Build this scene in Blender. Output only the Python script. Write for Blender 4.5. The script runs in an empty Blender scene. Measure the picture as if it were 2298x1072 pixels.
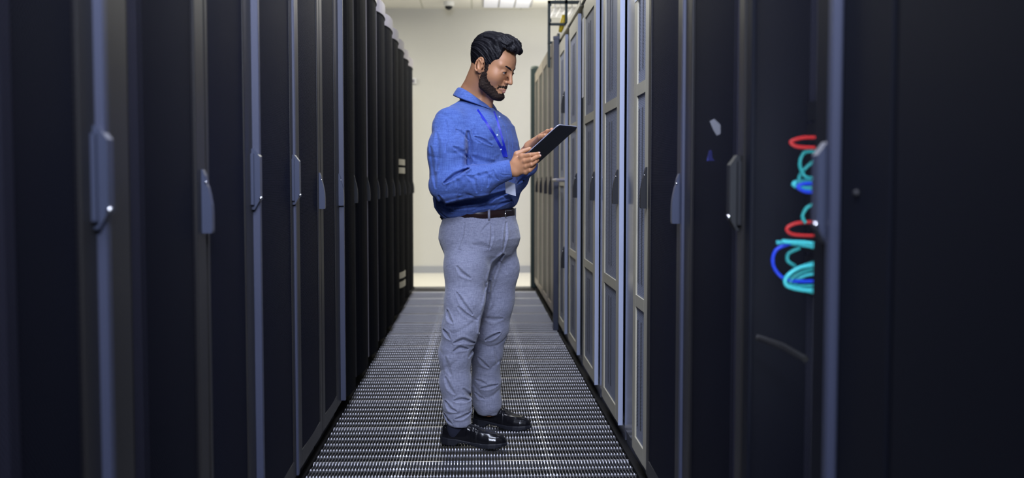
import bpy, math, random
import numpy as np
from mathutils import Vector, Matrix
from mathutils.bvhtree import BVHTree

random.seed(7)
rng = np.random.default_rng(7)
D = bpy.data
C = bpy.context.scene.collection
SC = bpy.context.scene
R = math.radians

# ------------------------------------------------------------------ camera
FPX = 2350.0
CAMZ = 1.125
cam_d = D.cameras.new('camera')
cam = D.objects.new('camera', cam_d)
C.objects.link(cam)
cam_d.sensor_width = 36.0
cam_d.lens = 36.0 * FPX / 2298.0
cam_d.clip_start = 0.02
cam.location = (0, 0, CAMZ)
cam.rotation_euler = (R(90 - 3.1), 0, R(-2.0))
cam_d.dof.use_dof = True
cam_d.dof.focus_distance = 4.45
cam_d.dof.aperture_fstop = 2.4
SC.camera = cam
CM = cam.rotation_euler.to_matrix()


def P(px, py, Y):
    """pixel of the 2298x1072 frame at depth Y -> point in the room"""
    d = CM @ Vector(((px - 1149) / FPX, (536 - py) / FPX, -1.0))
    k = Y / d.y
    return Vector((d.x * k, Y, CAMZ + d.z * k))


# ------------------------------------------------------------------ world, exposure
w = D.worlds.new('world')
SC.world = w
w.use_nodes = True
w.node_tree.nodes['Background'].inputs[0].default_value = (0.35, 0.42, 0.75, 1)
w.node_tree.nodes['Background'].inputs[1].default_value = 0.02
SC.view_settings.view_transform = 'Standard'
SC.view_settings.look = 'None'
SC.view_settings.gamma = 1
SC.view_settings.use_curve_mapping = False
SC.view_settings.exposure = 0.0


# ------------------------------------------------------------------ lights (ceiling lamps of the room, plus unseen added fills)
def area(name, loc, rot, sx, sy, power, col, spread=180):
    l = D.lights.new(name, 'AREA')
    l.shape = 'RECTANGLE'
    l.size = sx
    l.size_y = sy
    l.energy = power
    l.color = col
    l.spread = R(spread)
    o = D.objects.new(name, l)
    o.location = loc
    o.rotation_euler = rot
    C.objects.link(o)
    return o


COOL = (0.74, 0.80, 1.0)
WARM = (1.0, 0.97, 0.82)
area('lamp_front', (-0.25, 1.3, 2.95), (R(52), 0, R(-4)), 1.0, 0.6, 52, COOL, 150)
area('fill_behind', (0.0, -0.9, 3.05), (R(66), 0, 0), 1.2, 0.6, 85, COOL, 120)  # unseen fill, added to brighten the man from the front
area('lamp_over_aisle', (0.1, 3.6, 3.2), (0, 0, 0), 0.6, 1.2, 34, COOL, 150)
area('fill_middle', (0.0, 7.2, 3.2), (0, 0, 0), 0.6, 1.2, 30, (0.84, 0.86, 1.0), 150)  # unseen fill, added to lift the rack tops and door stiles
area('lamp_far', (0.0, 10.4, 3.18), (0, 0, 0), 1.2, 1.6, 70, WARM)
area('fill_far_uplight', (0.9, 11.6, 2.75), (R(180), 0, 0), 1.2, 1.0, 26, WARM)  # no real fitting: added to brighten the far ceiling
area('lamp_far_left', (-2.6, 11.9, 3.15), (0, 0, 0), 1.2, 1.2, 55, WARM)
area('lamp_far_right', (2.6, 11.9, 3.15), (0, 0, 0), 1.2, 1.2, 62, (0.78, 0.78, 1.0))


# ------------------------------------------------------------------ materials
def nt(name):
    m = D.materials.new(name)
    m.use_nodes = True
    t = m.node_tree
    return m, t, t.nodes, t.links, t.nodes['Principled BSDF']


def setc(sock, c):
    sock.default_value = (c[0], c[1], c[2], 1)


def mat(name, col, rough=0.5, metal=0.0, noise=0.0, nscale=8.0, bump=0.0, bscale=200.0, spec=0.5, emit=None, estr=0):
    m, t, N, L, b = nt(name)
    setc(b.inputs['Base Color'], col)
    b.inputs['Roughness'].default_value = rough
    b.inputs['Metallic'].default_value = metal
    b.inputs['Specular IOR Level'].default_value = spec
    tc = N.new('ShaderNodeTexCoord')
    if noise > 0:
        n = N.new('ShaderNodeTexNoise')
        n.inputs['Scale'].default_value = nscale
        n.inputs['Detail'].default_value = 6
        L.new(tc.outputs['Object'], n.inputs['Vector'])
        mx = N.new('ShaderNodeMix')
        mx.data_type = 'RGBA'
        L.new(n.outputs['Fac'], mx.inputs['Factor'])
        setc(mx.inputs['A'], [c * (1 - noise) for c in col])
        setc(mx.inputs['B'], [min(1, c * (1 + noise)) for c in col])
        L.new(mx.outputs['Result'], b.inputs['Base Color'])
    if bump > 0:
        n2 = N.new('ShaderNodeTexNoise')
        n2.inputs['Scale'].default_value = bscale
        n2.inputs['Detail'].default_value = 3
        L.new(tc.outputs['Object'], n2.inputs['Vector'])
        bp = N.new('ShaderNodeBump')
        bp.inputs['Strength'].default_value = bump
        bp.inputs['Distance'].default_value = 0.002
        L.new(n2.outputs['Fac'], bp.inputs['Height'])
        L.new(bp.outputs['Normal'], b.inputs['Normal'])
    if emit:
        setc(b.inputs['Emission Color'], emit)
        b.inputs['Emission Strength'].default_value = estr
    return m


def mat_perf(name, col, hole, pitch, thr=0.36, rough=0.4, metal=0.3, see=False, spec=0.5):
    """perforated sheet: staggered round holes in the YZ plane"""
    m, t, N, L, b = nt(name)
    b.inputs['Roughness'].default_value = rough
    b.inputs['Metallic'].default_value = metal
    tc = N.new('ShaderNodeTexCoord')
    sp = N.new('ShaderNodeSeparateXYZ')
    L.new(tc.outputs['Object'], sp.inputs[0])
    cb = N.new('ShaderNodeCombineXYZ')
    L.new(sp.outputs['Y'], cb.inputs['X'])
    L.new(sp.outputs['Z'], cb.inputs['Y'])
    mp = N.new('ShaderNodeMapping')
    mp.inputs['Rotation'].default_value = (0, 0, R(45))
    L.new(cb.outputs[0], mp.inputs['Vector'])
    v = N.new('ShaderNodeTexVoronoi')
    v.voronoi_dimensions = '2D'
    v.inputs['Scale'].default_value = 1.0 / pitch
    v.inputs['Randomness'].default_value = 0.0
    L.new(mp.outputs[0], v.inputs['Vector'])
    lt = N.new('ShaderNodeMath')
    lt.operation = 'LESS_THAN'
    L.new(v.outputs['Distance'], lt.inputs[0])
    lt.inputs[1].default_value = thr
    if see:
        setc(b.inputs['Base Color'], col)
        b.inputs['Specular IOR Level'].default_value = spec
        tr = N.new('ShaderNodeBsdfTransparent')
        ms = N.new('ShaderNodeMixShader')
        L.new(lt.outputs[0], ms.inputs[0])
        L.new(b.outputs[0], ms.inputs[1])
        L.new(tr.outputs[0], ms.inputs[2])
        L.new(ms.outputs[0], N['Material Output'].inputs[0])
    else:
        mx = N.new('ShaderNodeMix')
        mx.data_type = 'RGBA'
        L.new(lt.outputs[0], mx.inputs['Factor'])
        setc(mx.inputs['A'], col)
        setc(mx.inputs['B'], hole)
        L.new(mx.outputs['Result'], b.inputs['Base Color'])
        mr = N.new('ShaderNodeMath')
        mr.operation = 'MULTIPLY_ADD'
        L.new(lt.outputs[0], mr.inputs[0])
        mr.inputs[1].default_value = -spec
        mr.inputs[2].default_value = spec
        L.new(mr.outputs[0], b.inputs['Specular IOR Level'])
    return m


def mat_cloth(name, c1, c2, scale, rough=0.9, bump=0.25, sheen=0.3):
    m, t, N, L, b = nt(name)
    b.inputs['Roughness'].default_value = rough
    b.inputs['Sheen Weight'].default_value = sheen
    b.inputs['Specular IOR Level'].default_value = 0.2
    tc = N.new('ShaderNodeTexCoord')
    acc = None
    for sc3, k in (((1.0, 1.0, 0.07), 1.0), ((0.10, 0.10, 1.0), 1.0)):
        mp = N.new('ShaderNodeMapping')
        mp.inputs['Scale'].default_value = sc3
        L.new(tc.outputs['Object'], mp.inputs['Vector'])
        n = N.new('ShaderNodeTexNoise')
        n.inputs['Scale'].default_value = scale
        n.inputs['Detail'].default_value = 2
        L.new(mp.outputs[0], n.inputs['Vector'])
        if acc is None:
            acc = n.outputs['Fac']
        else:
            a = N.new('ShaderNodeMath')
            a.operation = 'ADD'
            L.new(acc, a.inputs[0])
            L.new(n.outputs['Fac'], a.inputs[1])
            acc = a.outputs[0]
    mr = N.new('ShaderNodeMapRange')
    mr.inputs['From Min'].default_value = 0.7
    mr.inputs['From Max'].default_value = 1.3
    L.new(acc, mr.inputs['Value'])
    mx = N.new('ShaderNodeMix')
    mx.data_type = 'RGBA'
    L.new(mr.outputs[0], mx.inputs['Factor'])
    setc(mx.inputs['A'], c1)
    setc(mx.inputs['B'], c2)
    L.new(mx.outputs['Result'], b.inputs['Base Color'])
    bp = N.new('ShaderNodeBump')
    bp.inputs['Strength'].default_value = bump
    bp.inputs['Distance'].default_value = 0.001
    L.new(acc, bp.inputs['Height'])
    n3 = N.new('ShaderNodeTexNoise')
    n3.inputs['Scale'].default_value = 22
    n3.inputs['Detail'].default_value = 5
    n3.inputs['Distortion'].default_value = 1.2
    L.new(tc.outputs['Object'], n3.inputs['Vector'])
    bp2 = N.new('ShaderNodeBump')
    bp2.inputs['Strength'].default_value = 0.5
    bp2.inputs['Distance'].default_value = 0.006
    L.new(n3.outputs['Fac'], bp2.inputs['Height'])
    L.new(bp.outputs['Normal'], bp2.inputs['Normal'])
    L.new(bp2.outputs['Normal'], b.inputs['Normal'])
    return m


M = {}
M['wall'] = mat('painted_wall', (0.62, 0.61, 0.57), 0.75, noise=0.03, nscale=2)
M['base'] = mat('grey_baseboard', (0.36, 0.37, 0.40), 0.5)
M['pale_floor'] = mat('pale_floor_vinyl', (0.72, 0.69, 0.60), 0.35, noise=0.05)
M['subfloor'] = mat('dark_concrete', (0.03, 0.03, 0.033), 0.8, noise=0.2)
M['steel'] = mat('galvanised_steel', (0.42, 0.42, 0.45), 0.33, 1.0, noise=0.2, nscale=60)
M['steel_dark'] = mat('dull_steel_bar', (0.10, 0.10, 0.11), 0.42, 0.5, noise=0.2, nscale=60)
M['rack_black'] = mat('black_powder_coat', (0.005, 0.006, 0.011), 0.55, bump=0.05, spec=0.15)
M['rack_stile'] = mat('dark_bronze_grey_frame', (0.017, 0.016, 0.016), 0.45, bump=0.05)
M['rack_blue'] = mat('slate_blue_trim', (0.045, 0.052, 0.088), 0.45, 0.0)
M['rack_light'] = mat('light_lavender_grey_frame', (0.21, 0.195, 0.22), 0.4, 0.0)
M['rail'] = mat('zinc_rail', (0.05, 0.05, 0.08), 0.5)
M['rack_in'] = mat('rack_interior', (0.008, 0.008, 0.010), 0.6)
M['perf_black'] = mat_perf('perforated_black_door', (0.012, 0.014, 0.030), (0.001, 0.001, 0.002), 0.0078, 0.36, rough=0.6, metal=0.0, spec=0.12)
M['perf_dark'] = mat_perf('fine_mesh_near_black', (0.007, 0.008, 0.012), (0.002, 0.002, 0.003), 0.0078, 0.36, rough=0.7, metal=0.0, spec=0.06)
M['perf_see'] = mat_perf('open_perforated_black_door', (0.008, 0.009, 0.019), (0, 0, 0), 0.0078, 0.43, see=True, rough=0.6, metal=0.0, spec=0.12)
M['handle'] = mat('slate_handle', (0.055, 0.065, 0.105), 0.35, 0.2)
M['handle_black'] = mat('black_handle', (0.010, 0.011, 0.014), 0.55, spec=0.3)
M['chrome'] = mat('chrome', (0.8, 0.8, 0.82), 0.15, 1.0)
M['grey_frame'] = mat('beige_grey_cabinet', (0.44, 0.41, 0.31), 0.42, 0.0, bump=0.03)
M['grey_perf'] = mat_perf('perforated_blue_grey_panel', (0.34, 0.37, 0.46), (0.06, 0.065, 0.09), 0.0095, 0.33, rough=0.5, metal=0.0)
M['grey_slot'] = mat('dark_vent_slot', (0.03, 0.032, 0.04), 0.6)
M['alu'] = mat('bright_door_edge', (0.33, 0.37, 0.50), 0.45, 0.0)
M['metal_panel'] = mat('brushed_blue_steel_panel', (0.22, 0.24, 0.32), 0.22, 0.8)
M['dark_gap'] = mat('dark_green_gap', (0.012, 0.020, 0.022), 0.5)
M['navy'] = mat('navy_post', (0.035, 0.042, 0.075), 0.45)
M['green'] = mat('dark_green_paint', (0.006, 0.020, 0.018), 0.5)
M['olive'] = mat('dark_olive_panel', (0.012, 0.015, 0.010), 0.5)
M['tan'] = mat('tan_stile', (0.24, 0.20, 0.16), 0.4)
M['yellow'] = mat('yellow_plastic', (0.70, 0.50, 0.02), 0.4)
M['paper'] = mat('white_paper', (0.75, 0.75, 0.76), 0.8)
M['white'] = mat('white_plastic', (0.75, 0.75, 0.74), 0.4)
M['wire'] = mat('grey_wire', (0.22, 0.22, 0.25), 0.6, 0.0)
M['lampglow'] = mat('lamp_diffuser', (0.7, 0.7, 0.75), 0.4, emit=(0.85, 0.87, 1.0), estr=0.28)
M['lampbar'] = mat('lamp_louvre_bar', (0.5, 0.5, 0.52), 0.4, 0.3)
M['plinth'] = mat('plinth_grey_metal', (0.16, 0.17, 0.22), 0.35, 0.5, noise=0.35, nscale=9)
M['rubber'] = mat('black_edge_strip', (0.008, 0.008, 0.009), 0.8, spec=0.1)


def mat_ceiling():
    m, t, N, L, b = nt('ceiling_tiles')
    b.inputs['Roughness'].default_value = 0.85
    tc = N.new('ShaderNodeTexCoord')
    mp = N.new('ShaderNodeMapping')
    mp.inputs['Location'].default_value = (0.04, 0.28, 0)
    L.new(tc.outputs['Object'], mp.inputs['Vector'])
    br = N.new('ShaderNodeTexBrick')
    br.offset = 0.0
    br.inputs['Scale'].default_value = 1.0
    br.inputs['Brick Width'].default_value = 0.6
    br.inputs['Row Height'].default_value = 0.6
    br.inputs['Mortar Size'].default_value = 0.012
    setc(br.inputs['Color1'], (0.80, 0.79, 0.75))
    setc(br.inputs['Color2'], (0.80, 0.79, 0.75))
    setc(br.inputs['Mortar'], (0.60, 0.60, 0.54))
    L.new(mp.outputs[0], br.inputs['Vector'])
    L.new(br.outputs['Color'], b.inputs['Base Color'])
    return m


M['ceiling'] = mat_ceiling()
M['shirt'] = mat_cloth('blue_linen', (0.050, 0.090, 0.30), (0.088, 0.155, 0.43), 260, sheen=0.1)
M['shirt_in'] = mat_cloth('blue_linen_collar', (0.054, 0.095, 0.31), (0.092, 0.16, 0.44), 260, sheen=0.1)
M['trousers'] = mat_cloth('grey_blue_wool', (0.17, 0.18, 0.255), (0.29, 0.305, 0.40), 420, bump=0.3)
M['belt'] = mat('dark_brown_leather', (0.022, 0.010, 0.010), 0.35, noise=0.3, nscale=40)
M['leather'] = mat('black_leather', (0.006, 0.006, 0.008), 0.18, noise=0.3, nscale=30, bump=0.08, bscale=90)
M['sole'] = mat('black_rubber_sole', (0.010, 0.011, 0.017), 0.5)
M['sock'] = mat('navy_sock', (0.006, 0.008, 0.022), 0.9)
M['lanyard'] = mat('royal_blue_ribbon', (0.008, 0.02, 0.40), 0.5)
M['badge'] = mat('frosted_badge', (0.50, 0.53, 0.62), 0.25)
M['tablet_back'] = mat('black_tablet_shell', (0.010, 0.012, 0.020), 0.45)
M['tablet_rim'] = mat('silver_tablet_rim', (0.50, 0.52, 0.66), 0.3, 0.3)
M['screen'] = mat('tablet_screen', (0.02, 0.02, 0.025), 0.08)
M['button'] = mat('pale_button', (0.45, 0.55, 0.75), 0.3)
M['eye_white'] = mat('eye_white', (0.55, 0.50, 0.48), 0.2)
M['iris'] = mat('dark_brown_iris', (0.02, 0.01, 0.006), 0.1)
M['nail'] = mat('finger_nail', (0.72, 0.45, 0.36), 0.25)
M['lip'] = mat('lip', (0.42, 0.19, 0.16), 0.4)


def mat_skin():
    m, t, N, L, b = nt('skin')
    b.inputs['Roughness'].default_value = 0.48
    b.inputs['Subsurface Weight'].default_value = 0.10
    b.inputs['Subsurface Radius'].default_value = (0.01, 0.004, 0.002)
    b.inputs['Subsurface Scale'].default_value = 0.6
    tc = N.new('ShaderNodeTexCoord')
    n = N.new('ShaderNodeTexNoise')
    n.inputs['Scale'].default_value = 16
    n.inputs['Detail'].default_value = 6
    L.new(tc.outputs['Object'], n.inputs['Vector'])
    mx = N.new('ShaderNodeMix')
    mx.data_type = 'RGBA'
    L.new(n.outputs['Fac'], mx.inputs['Factor'])
    setc(mx.inputs['A'], (0.40, 0.185, 0.088))
    setc(mx.inputs['B'], (0.52, 0.26, 0.135))
    L.new(mx.outputs['Result'], b.inputs['Base Color'])
    n2 = N.new('ShaderNodeTexNoise')
    n2.inputs['Scale'].default_value = 350
    L.new(tc.outputs['Object'], n2.inputs['Vector'])
    bp = N.new('ShaderNodeBump')
    bp.inputs['Strength'].default_value = 0.12
    bp.inputs['Distance'].default_value = 0.001
    L.new(n2.outputs['Fac'], bp.inputs['Height'])
    L.new(bp.outputs['Normal'], b.inputs['Normal'])
    return m


def mat_hair(name, c1, c2, rough):
    m, t, N, L, b = nt(name)
    b.inputs['Roughness'].default_value = rough
    b.inputs['Specular IOR Level'].default_value = 0.2
    tc = N.new('ShaderNodeTexCoord')
    mp = N.new('ShaderNodeMapping')
    mp.inputs['Scale'].default_value = (25, 160, 90)
    L.new(tc.outputs['Object'], mp.inputs['Vector'])
    n = N.new('ShaderNodeTexNoise')
    n.inputs['Scale'].default_value = 2.0
    n.inputs['Detail'].default_value = 4
    n.inputs['Distortion'].default_value = 0.6
    L.new(mp.outputs[0], n.inputs['Vector'])
    mx = N.new('ShaderNodeMix')
    mx.data_type = 'RGBA'
    L.new(n.outputs['Fac'], mx.inputs['Factor'])
    setc(mx.inputs['A'], c1)
    setc(mx.inputs['B'], c2)
    L.new(mx.outputs['Result'], b.inputs['Base Color'])
    bp = N.new('ShaderNodeBump')
    bp.inputs['Strength'].default_value = 0.9
    bp.inputs['Distance'].default_value = 0.003
    L.new(n.outputs['Fac'], bp.inputs['Height'])
    L.new(bp.outputs['Normal'], b.inputs['Normal'])
    return m


M['skin'] = mat_skin()
M['hair'] = mat_hair('black_hair', (0.002, 0.002, 0.003), (0.010, 0.009, 0.012), 0.5)
M['beard'] = mat_hair('dark_beard', (0.008, 0.005, 0.004), (0.035, 0.020, 0.014), 0.75)


# ------------------------------------------------------------------ mesh helpers
class MB:
    def __init__(s):
        s.v = []
        s.f = []

    def add(s, vs, fs):
        o = len(s.v)
        s.v.extend([tuple(v) for v in vs])
        s.f.extend([tuple(i + o for i in f) for f in fs])
        return s

    def box(s, x0, x1, y0, y1, z0, z1, bev=0.0):
        x0, x1 = min(x0, x1), max(x0, x1)
        y0, y1 = min(y0, y1), max(y0, y1)
        z0, z1 = min(z0, z1), max(z0, z1)
        if bev <= 0:
            vs = [(x, y, z) for x in (x0, x1) for y in (y0, y1) for z in (z0, z1)]
            s.add(vs, [(0, 1, 3, 2), (4, 6, 7, 5), (0, 4, 5, 1), (2, 3, 7, 6), (0, 2, 6, 4), (1, 5, 7, 3)])
            return s
        b = bev
        # box with chamfered edges around the y axis
        pts = [(x0 + b, z0), (x1 - b, z0), (x1, z0 + b), (x1, z1 - b), (x1 - b, z1), (x0 + b, z1), (x0, z1 - b), (x0, z0 + b)]
        n = len(pts)
        lo = [(p[0], y0 + b, p[1]) for p in pts]
        hi = [(p[0], y1 - b, p[1]) for p in pts]
        cx, cz = (x0 + x1) / 2, (z0 + z1) / 2

        def ins(p):
            return (p[0] + (b if p[0] < cx else -b) * 1.0, p[1] + (b if p[1] < cz else -b) * 1.0)
        l2 = [(ins(p)[0], y0, ins(p)[1]) for p in pts]
        h2 = [(ins(p)[0], y1, ins(p)[1]) for p in pts]
        vs = l2 + lo + hi + h2
        fs = [tuple(range(n - 1, -1, -1))[::-1], tuple(range(3 * n, 4 * n))]
        for k in range(3):
            for i in range(n):
                j = (i + 1) % n
                fs.append((k * n + i, k * n + j, (k + 1) * n + j, (k + 1) * n + i))
        s.add(vs, fs)
        return s

    def prism(s, poly, axis, a0, a1):
        """poly: 2D points; axis 'x': (y,z), 'y': (x,z), 'z': (x,y)"""
        def mk(p, a):
            return {'x': (a, p[0], p[1]), 'y': (p[0], a, p[1]), 'z': (p[0], p[1], a)}[axis]
        n = len(poly)
        vs = [mk(p, a0) for p in poly] + [mk(p, a1) for p in poly]
        fs = [tuple(range(n)), tuple(range(2 * n - 1, n - 1, -1))]
        for i in range(n):
            j = (i + 1) % n
            fs.append((i, j, n + j, n + i))
        s.add(vs, fs)
        return s

    def tube(s, pts, r, seg=8, caps=True):
        pts = [Vector(p) for p in pts]
        n = len(pts)
        rr = r if isinstance(r, (list, tuple)) else [r] * n
        up = Vector((0, 0, 1))
        rings = []
        t0 = (pts[1] - pts[0]).normalized()
        a = t0.cross(up)
        if a.length < 1e-4:
            a = t0.cross(Vector((1, 0, 0)))
        a.normalize()
        for i in range(n):
            t = (pts[min(i + 1, n - 1)] - pts[max(i - 1, 0)])
            if t.length < 1e-9:
                t = t0
            t = t.normalized()
            a = (a - t * a.dot(t))
            if a.length < 1e-6:
                a = t.orthogonal()
            a.normalize()
            b = t.cross(a)
            rings.append([pts[i] + (a * math.cos(2 * math.pi * k / seg) + b * math.sin(2 * math.pi * k / seg)) * rr[i] for k in range(seg)])
        vs = [v for rg in rings for v in rg]
        fs = []
        for i in range(n - 1):
            for k in range(seg):
                k2 = (k + 1) % seg
                fs.append((i * seg + k, i * seg + k2, (i + 1) * seg + k2, (i + 1) * seg + k))
        if caps:
            fs.append(tuple(range(seg - 1, -1, -1)))
            fs.append(tuple((n - 1) * seg + k for k in range(seg)))
        s.add(vs, fs)
        return s

    def sphere(s, c, rx, ry=None, rz=None, seg=14, ring=9, rot=None):
        ry = rx if ry is None else ry
        rz = rx if rz is None else rz
        vs = []
        c = Vector(c)
        for i in range(ring + 1):
            th = math.pi * i / ring
            for k in range(seg):
                ph = 2 * math.pi * k / seg
                p = Vector((rx * math.sin(th) * math.cos(ph), ry * math.sin(th) * math.sin(ph), rz * math.cos(th)))
                if rot is not None:
                    p = rot @ p
                vs.append(c + p)
        fs = []
        for i in range(ring):
            for k in range(seg):
                k2 = (k + 1) % seg
                fs.append((i * seg + k, (i + 1) * seg + k, (i + 1) * seg + k2, i * seg + k2))
        s.add(vs, fs)
        return s

    def build(s, name, m, parent=None, org=(0, 0, 0), smooth=False):
        me = D.meshes.new(name)
        o3 = Vector(org)
        me.from_pydata([tuple(Vector(v) - o3) for v in s.v], [], s.f)
        me.validate()
        me.update()
        if isinstance(m, str):
            m = M[m]
        me.materials.append(m)
        import bmesh
        bm = bmesh.new()
        bm.from_mesh(me)
        bmesh.ops.remove_doubles(bm, verts=bm.verts, dist=1e-6)
        bmesh.ops.recalc_face_normals(bm, faces=bm.faces)
        bm.to_mesh(me)
        bm.free()
        if smooth:
            for p in me.polygons:
                p.use_smooth = True
        o = D.objects.new(name, me)
        C.objects.link(o)
        if parent is not None:
            o.parent = parent
        else:
            o.location = o3
        return o


def tag(o, label, cat, group=None):
    o['label'] = label
    o['category'] = cat
    if group:
        o['group'] = group
    return o


def thing(name, label, cat, loc, group=None):
    o = D.objects.new(name, None)
    o.empty_display_size = 0.05
    o.location = loc
    C.objects.link(o)
    return tag(o, label, cat, group)


def struct(o):
    o['kind'] = 'structure'
    return o


# ------------------------------------------------------------------ room shell
CEIL = 3.25
YB = 13.0
struct(MB().box(-4.0, 4.0, YB, YB + 0.1, -0.4, CEIL).build('wall_back', 'wall'))
struct(MB().box(-4.1, -4.0, -2.1, YB + 0.1, -0.4, CEIL).build('wall_left', 'wall'))
struct(MB().box(4.0, 4.1, -2.1, YB + 0.1, -0.4, CEIL).build('wall_right', 'wall'))
struct(MB().box(-4.0, 4.0, -2.1, -2.0, -0.4, CEIL).build('wall_front', 'wall'))
struct(MB().box(-4.1, 4.1, -2.1, YB + 0.1, CEIL, CEIL + 0.1).build('ceiling', 'ceiling'))
struct(MB().box(-4.0, 4.0, YB - 0.015, YB, 0.0, 0.085).build('baseboard_back', 'base'))
YG = 11.3                                              # grating ends, pale vinyl begins
struct(MB().box(-4.0, 4.0, YG, YB, -0.05, 0.0).build('floor', 'pale_floor'))
struct(MB().box(-4.1, 4.1, -2.1, YG, -0.45, -0.4).build('floor', 'subfloor'))

# steel grating panels of the raised floor: bearing bars, cross rods, tile frames
X0G, X1G = -0.905, 0.895
YG0 = 0.50
SEAM0 = None
# seams measured in the photo: first visible one at 4.19 m, one every 0.6 m
seams = [4.188 + 0.6 * k for k in range(-6, 12)]
seams = [y for y in seams if y < YG - 0.05]
bars = MB()
pitch = 0.0125
XL, XR = -0.655, 0.622
nb = int((XR - XL) / pitch)
xbars = [XL + (i + 0.5) * pitch for i in range(nb)]
for x in xbars:
    bars.box(x - 0.0013, x + 0.0013, seams[0], YG, -0.034, -0.006)
struct(bars.build('floor', 'steel_dark'))
fr = MB()
rods = MB()
vv = []
for y in seams:
    fr.box(XL, XR, y - 0.005, y - 0.001, -0.035, -0.0015)
    fr.box(XL, XR, y + 0.001, y + 0.005, -0.035, -0.0015)
    for x in xbars:                                      # bar ends rising to the tile frame
        vv.append((x, y - 0.020, 0.0024, 0.018, 1))
    for k in range(0, 6):
        yy = y - 0.1 * k - 0.001
        if k:
            rods.box(XL, XR, yy - 0.003, yy + 0.003, -0.014, -0.006)
        for x in xbars:
            e_ = 1.35 if min(abs(x + 0.305), abs(x - 0.295)) < 0.02 else 1.0
            vv.append((x, yy, 0.0026 * e_, 0.0036 * e_, 0))
for xs in (-0.305, 0.295):
    for dx in (-0.004, 0.004):
        rods.box(xs + dx - 0.0012, xs + dx + 0.0012, seams[0], YG, -0.035, -0.004)
struct(fr.build('floor', 'steel'))
struct(rods.build('floor', 'steel_dark'))
# weld knots: low pyramids
kn_v, kn_f = [], []
for (x, y, hw, hl, tp) in vv:
    o = len(kn_v)
    kn_v += [(x - hw * (1 - 0.6 * tp), y - hl, -0.007), (x + hw * (1 - 0.6 * tp), y - hl, -0.007), (x + hw, y + hl, -0.007), (x - hw, y + hl, -0.007),
             (x - hw * 0.6, y - hl * 0.6, -0.0005), (x + hw * 0.6, y - hl * 0.6, -0.0005), (x + hw * 0.6, y + hl * 0.6, -0.0005), (x - hw * 0.6, y + hl * 0.6, -0.0005)]
    kn_f += [(o + 4, o + 5, o + 6, o + 7), (o, o + 1, o + 5, o + 4), (o + 1, o + 2, o + 6, o + 5), (o + 2, o + 3, o + 7, o + 6), (o + 3, o, o + 4, o + 7)]
me = D.meshes.new('floor')
me.from_pydata(kn_v, [], kn_f)
me.materials.append(mat('pale_glint_weld_knot', (0.75, 0.75, 0.80), 0.35, 0.3))  # specular glint of the knots put into a pale base colour
ko = D.objects.new('floor', me)
C.objects.link(ko)
struct(ko)
# solid raised floor under the racks
for s_, xa, xb in ((-1, -4.0, -0.665), (1, 0.650, 4.0)):
    struct(MB().box(xa, xb, -2.0, YG, -0.05, -0.0).build('floor', 'rubber'))
struct(MB().box(0.622, 0.650, 1.0, YG, -0.03, 0.004).build('trim_right', 'rubber'))
struct(MB().box(-0.665, -0.656, 1.0, YG, -0.03, 0.001).build('trim_left', 'rubber'))

# ------------------------------------------------------------------ ceiling fittings
t = thing('ceiling_light', 'recessed ceiling light with three louvred strips near the back wall', 'light', (0.38, 12.45, CEIL))
og = t.location
MB().box(0.09, 0.68, 12.02, 12.80, CEIL - 0.012, CEIL - 0.001).build('frame', 'lampbar', t, og)
for k in range(3):
    xa = 0.105 + k * 0.19
    d_ = MB().box(xa, xa + 0.165, 12.03, 12.79, CEIL - 0.018, CEIL - 0.010).build('diffuser', 'lampglow', t, og)
t = thing('security_camera', 'small dome security camera with white base on the ceiling', 'camera', (-0.31, 12.5, CEIL))
og = t.location
cx, cy = -0.31, 12.5


def cyl(cx, cy, z0, z1, r, seg=24):
    return MB().tube([(cx, cy, z0), (cx, cy, z0 + 0.004), (cx, cy, z1)], [r * 0.94, r, r], seg)


cyl(cx, cy, CEIL - 0.055, CEIL - 0.001, 0.065).build('base', 'white', t, og, smooth=False)
MB().sphere((cx, cy, CEIL - 0.055), 0.045, 0.045, 0.042).build('dome', 'handle_black', t, og, smooth=True)
t = thing('wall_switch', 'small pale switch box on the back wall beside the left racks', 'switch', (-0.76, YB, 1.0 + 1.36))
MB().box(-0.79, -0.725, YB - 0.03, YB - 0.001, 2.33, 2.40, 0.006).build('box', 'white', t, t.location)
MB().box(-0.77, -0.745, YB - 0.036, YB - 0.029, 2.345, 2.385).build('button', 'rack_light', t, t.location)


# ------------------------------------------------------------------ racks
def handle_curved(s, face, y0, zc, hh=0.15, wy=0.024, p=0.024):
    """lever with a belly: profile in (protrusion, z)"""
    pr = [(0, hh / 2), (0.003, hh / 2), (0.009, hh * 0.40), (0.012, hh * 0.27), (0.015, hh * 0.22), (0.019, hh * 0.10), (p * 0.95, -hh * 0.05), (p, -hh * 0.2), (p, -hh * 0.46), (p - 0.002, -hh / 2), (0, -hh / 2)]
    m = MB().prism([(s * (face - q), zc + z) for q, z in pr], 'y', y0, y0 + wy)
    return m


def handle_trap(s, face, y0, zc, hh=0.175, wy=0.030, p=0.024):
    pr = [(0, hh / 2), (p * 0.3, hh / 2), (p, hh * 0.37), (p, -hh * 0.33), (p * 0.3, -hh / 2), (0, -hh / 2)]
    m = MB().prism([(s * (face - q), zc + z) for q, z in pr], 'y', y0, y0 + wy)
    m.box(s * face, s * (face - 0.008), y0 - 0.012, y0 + wy + 0.008, zc - hh * 0.42, zc + hh * 0.42)
    return m


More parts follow.
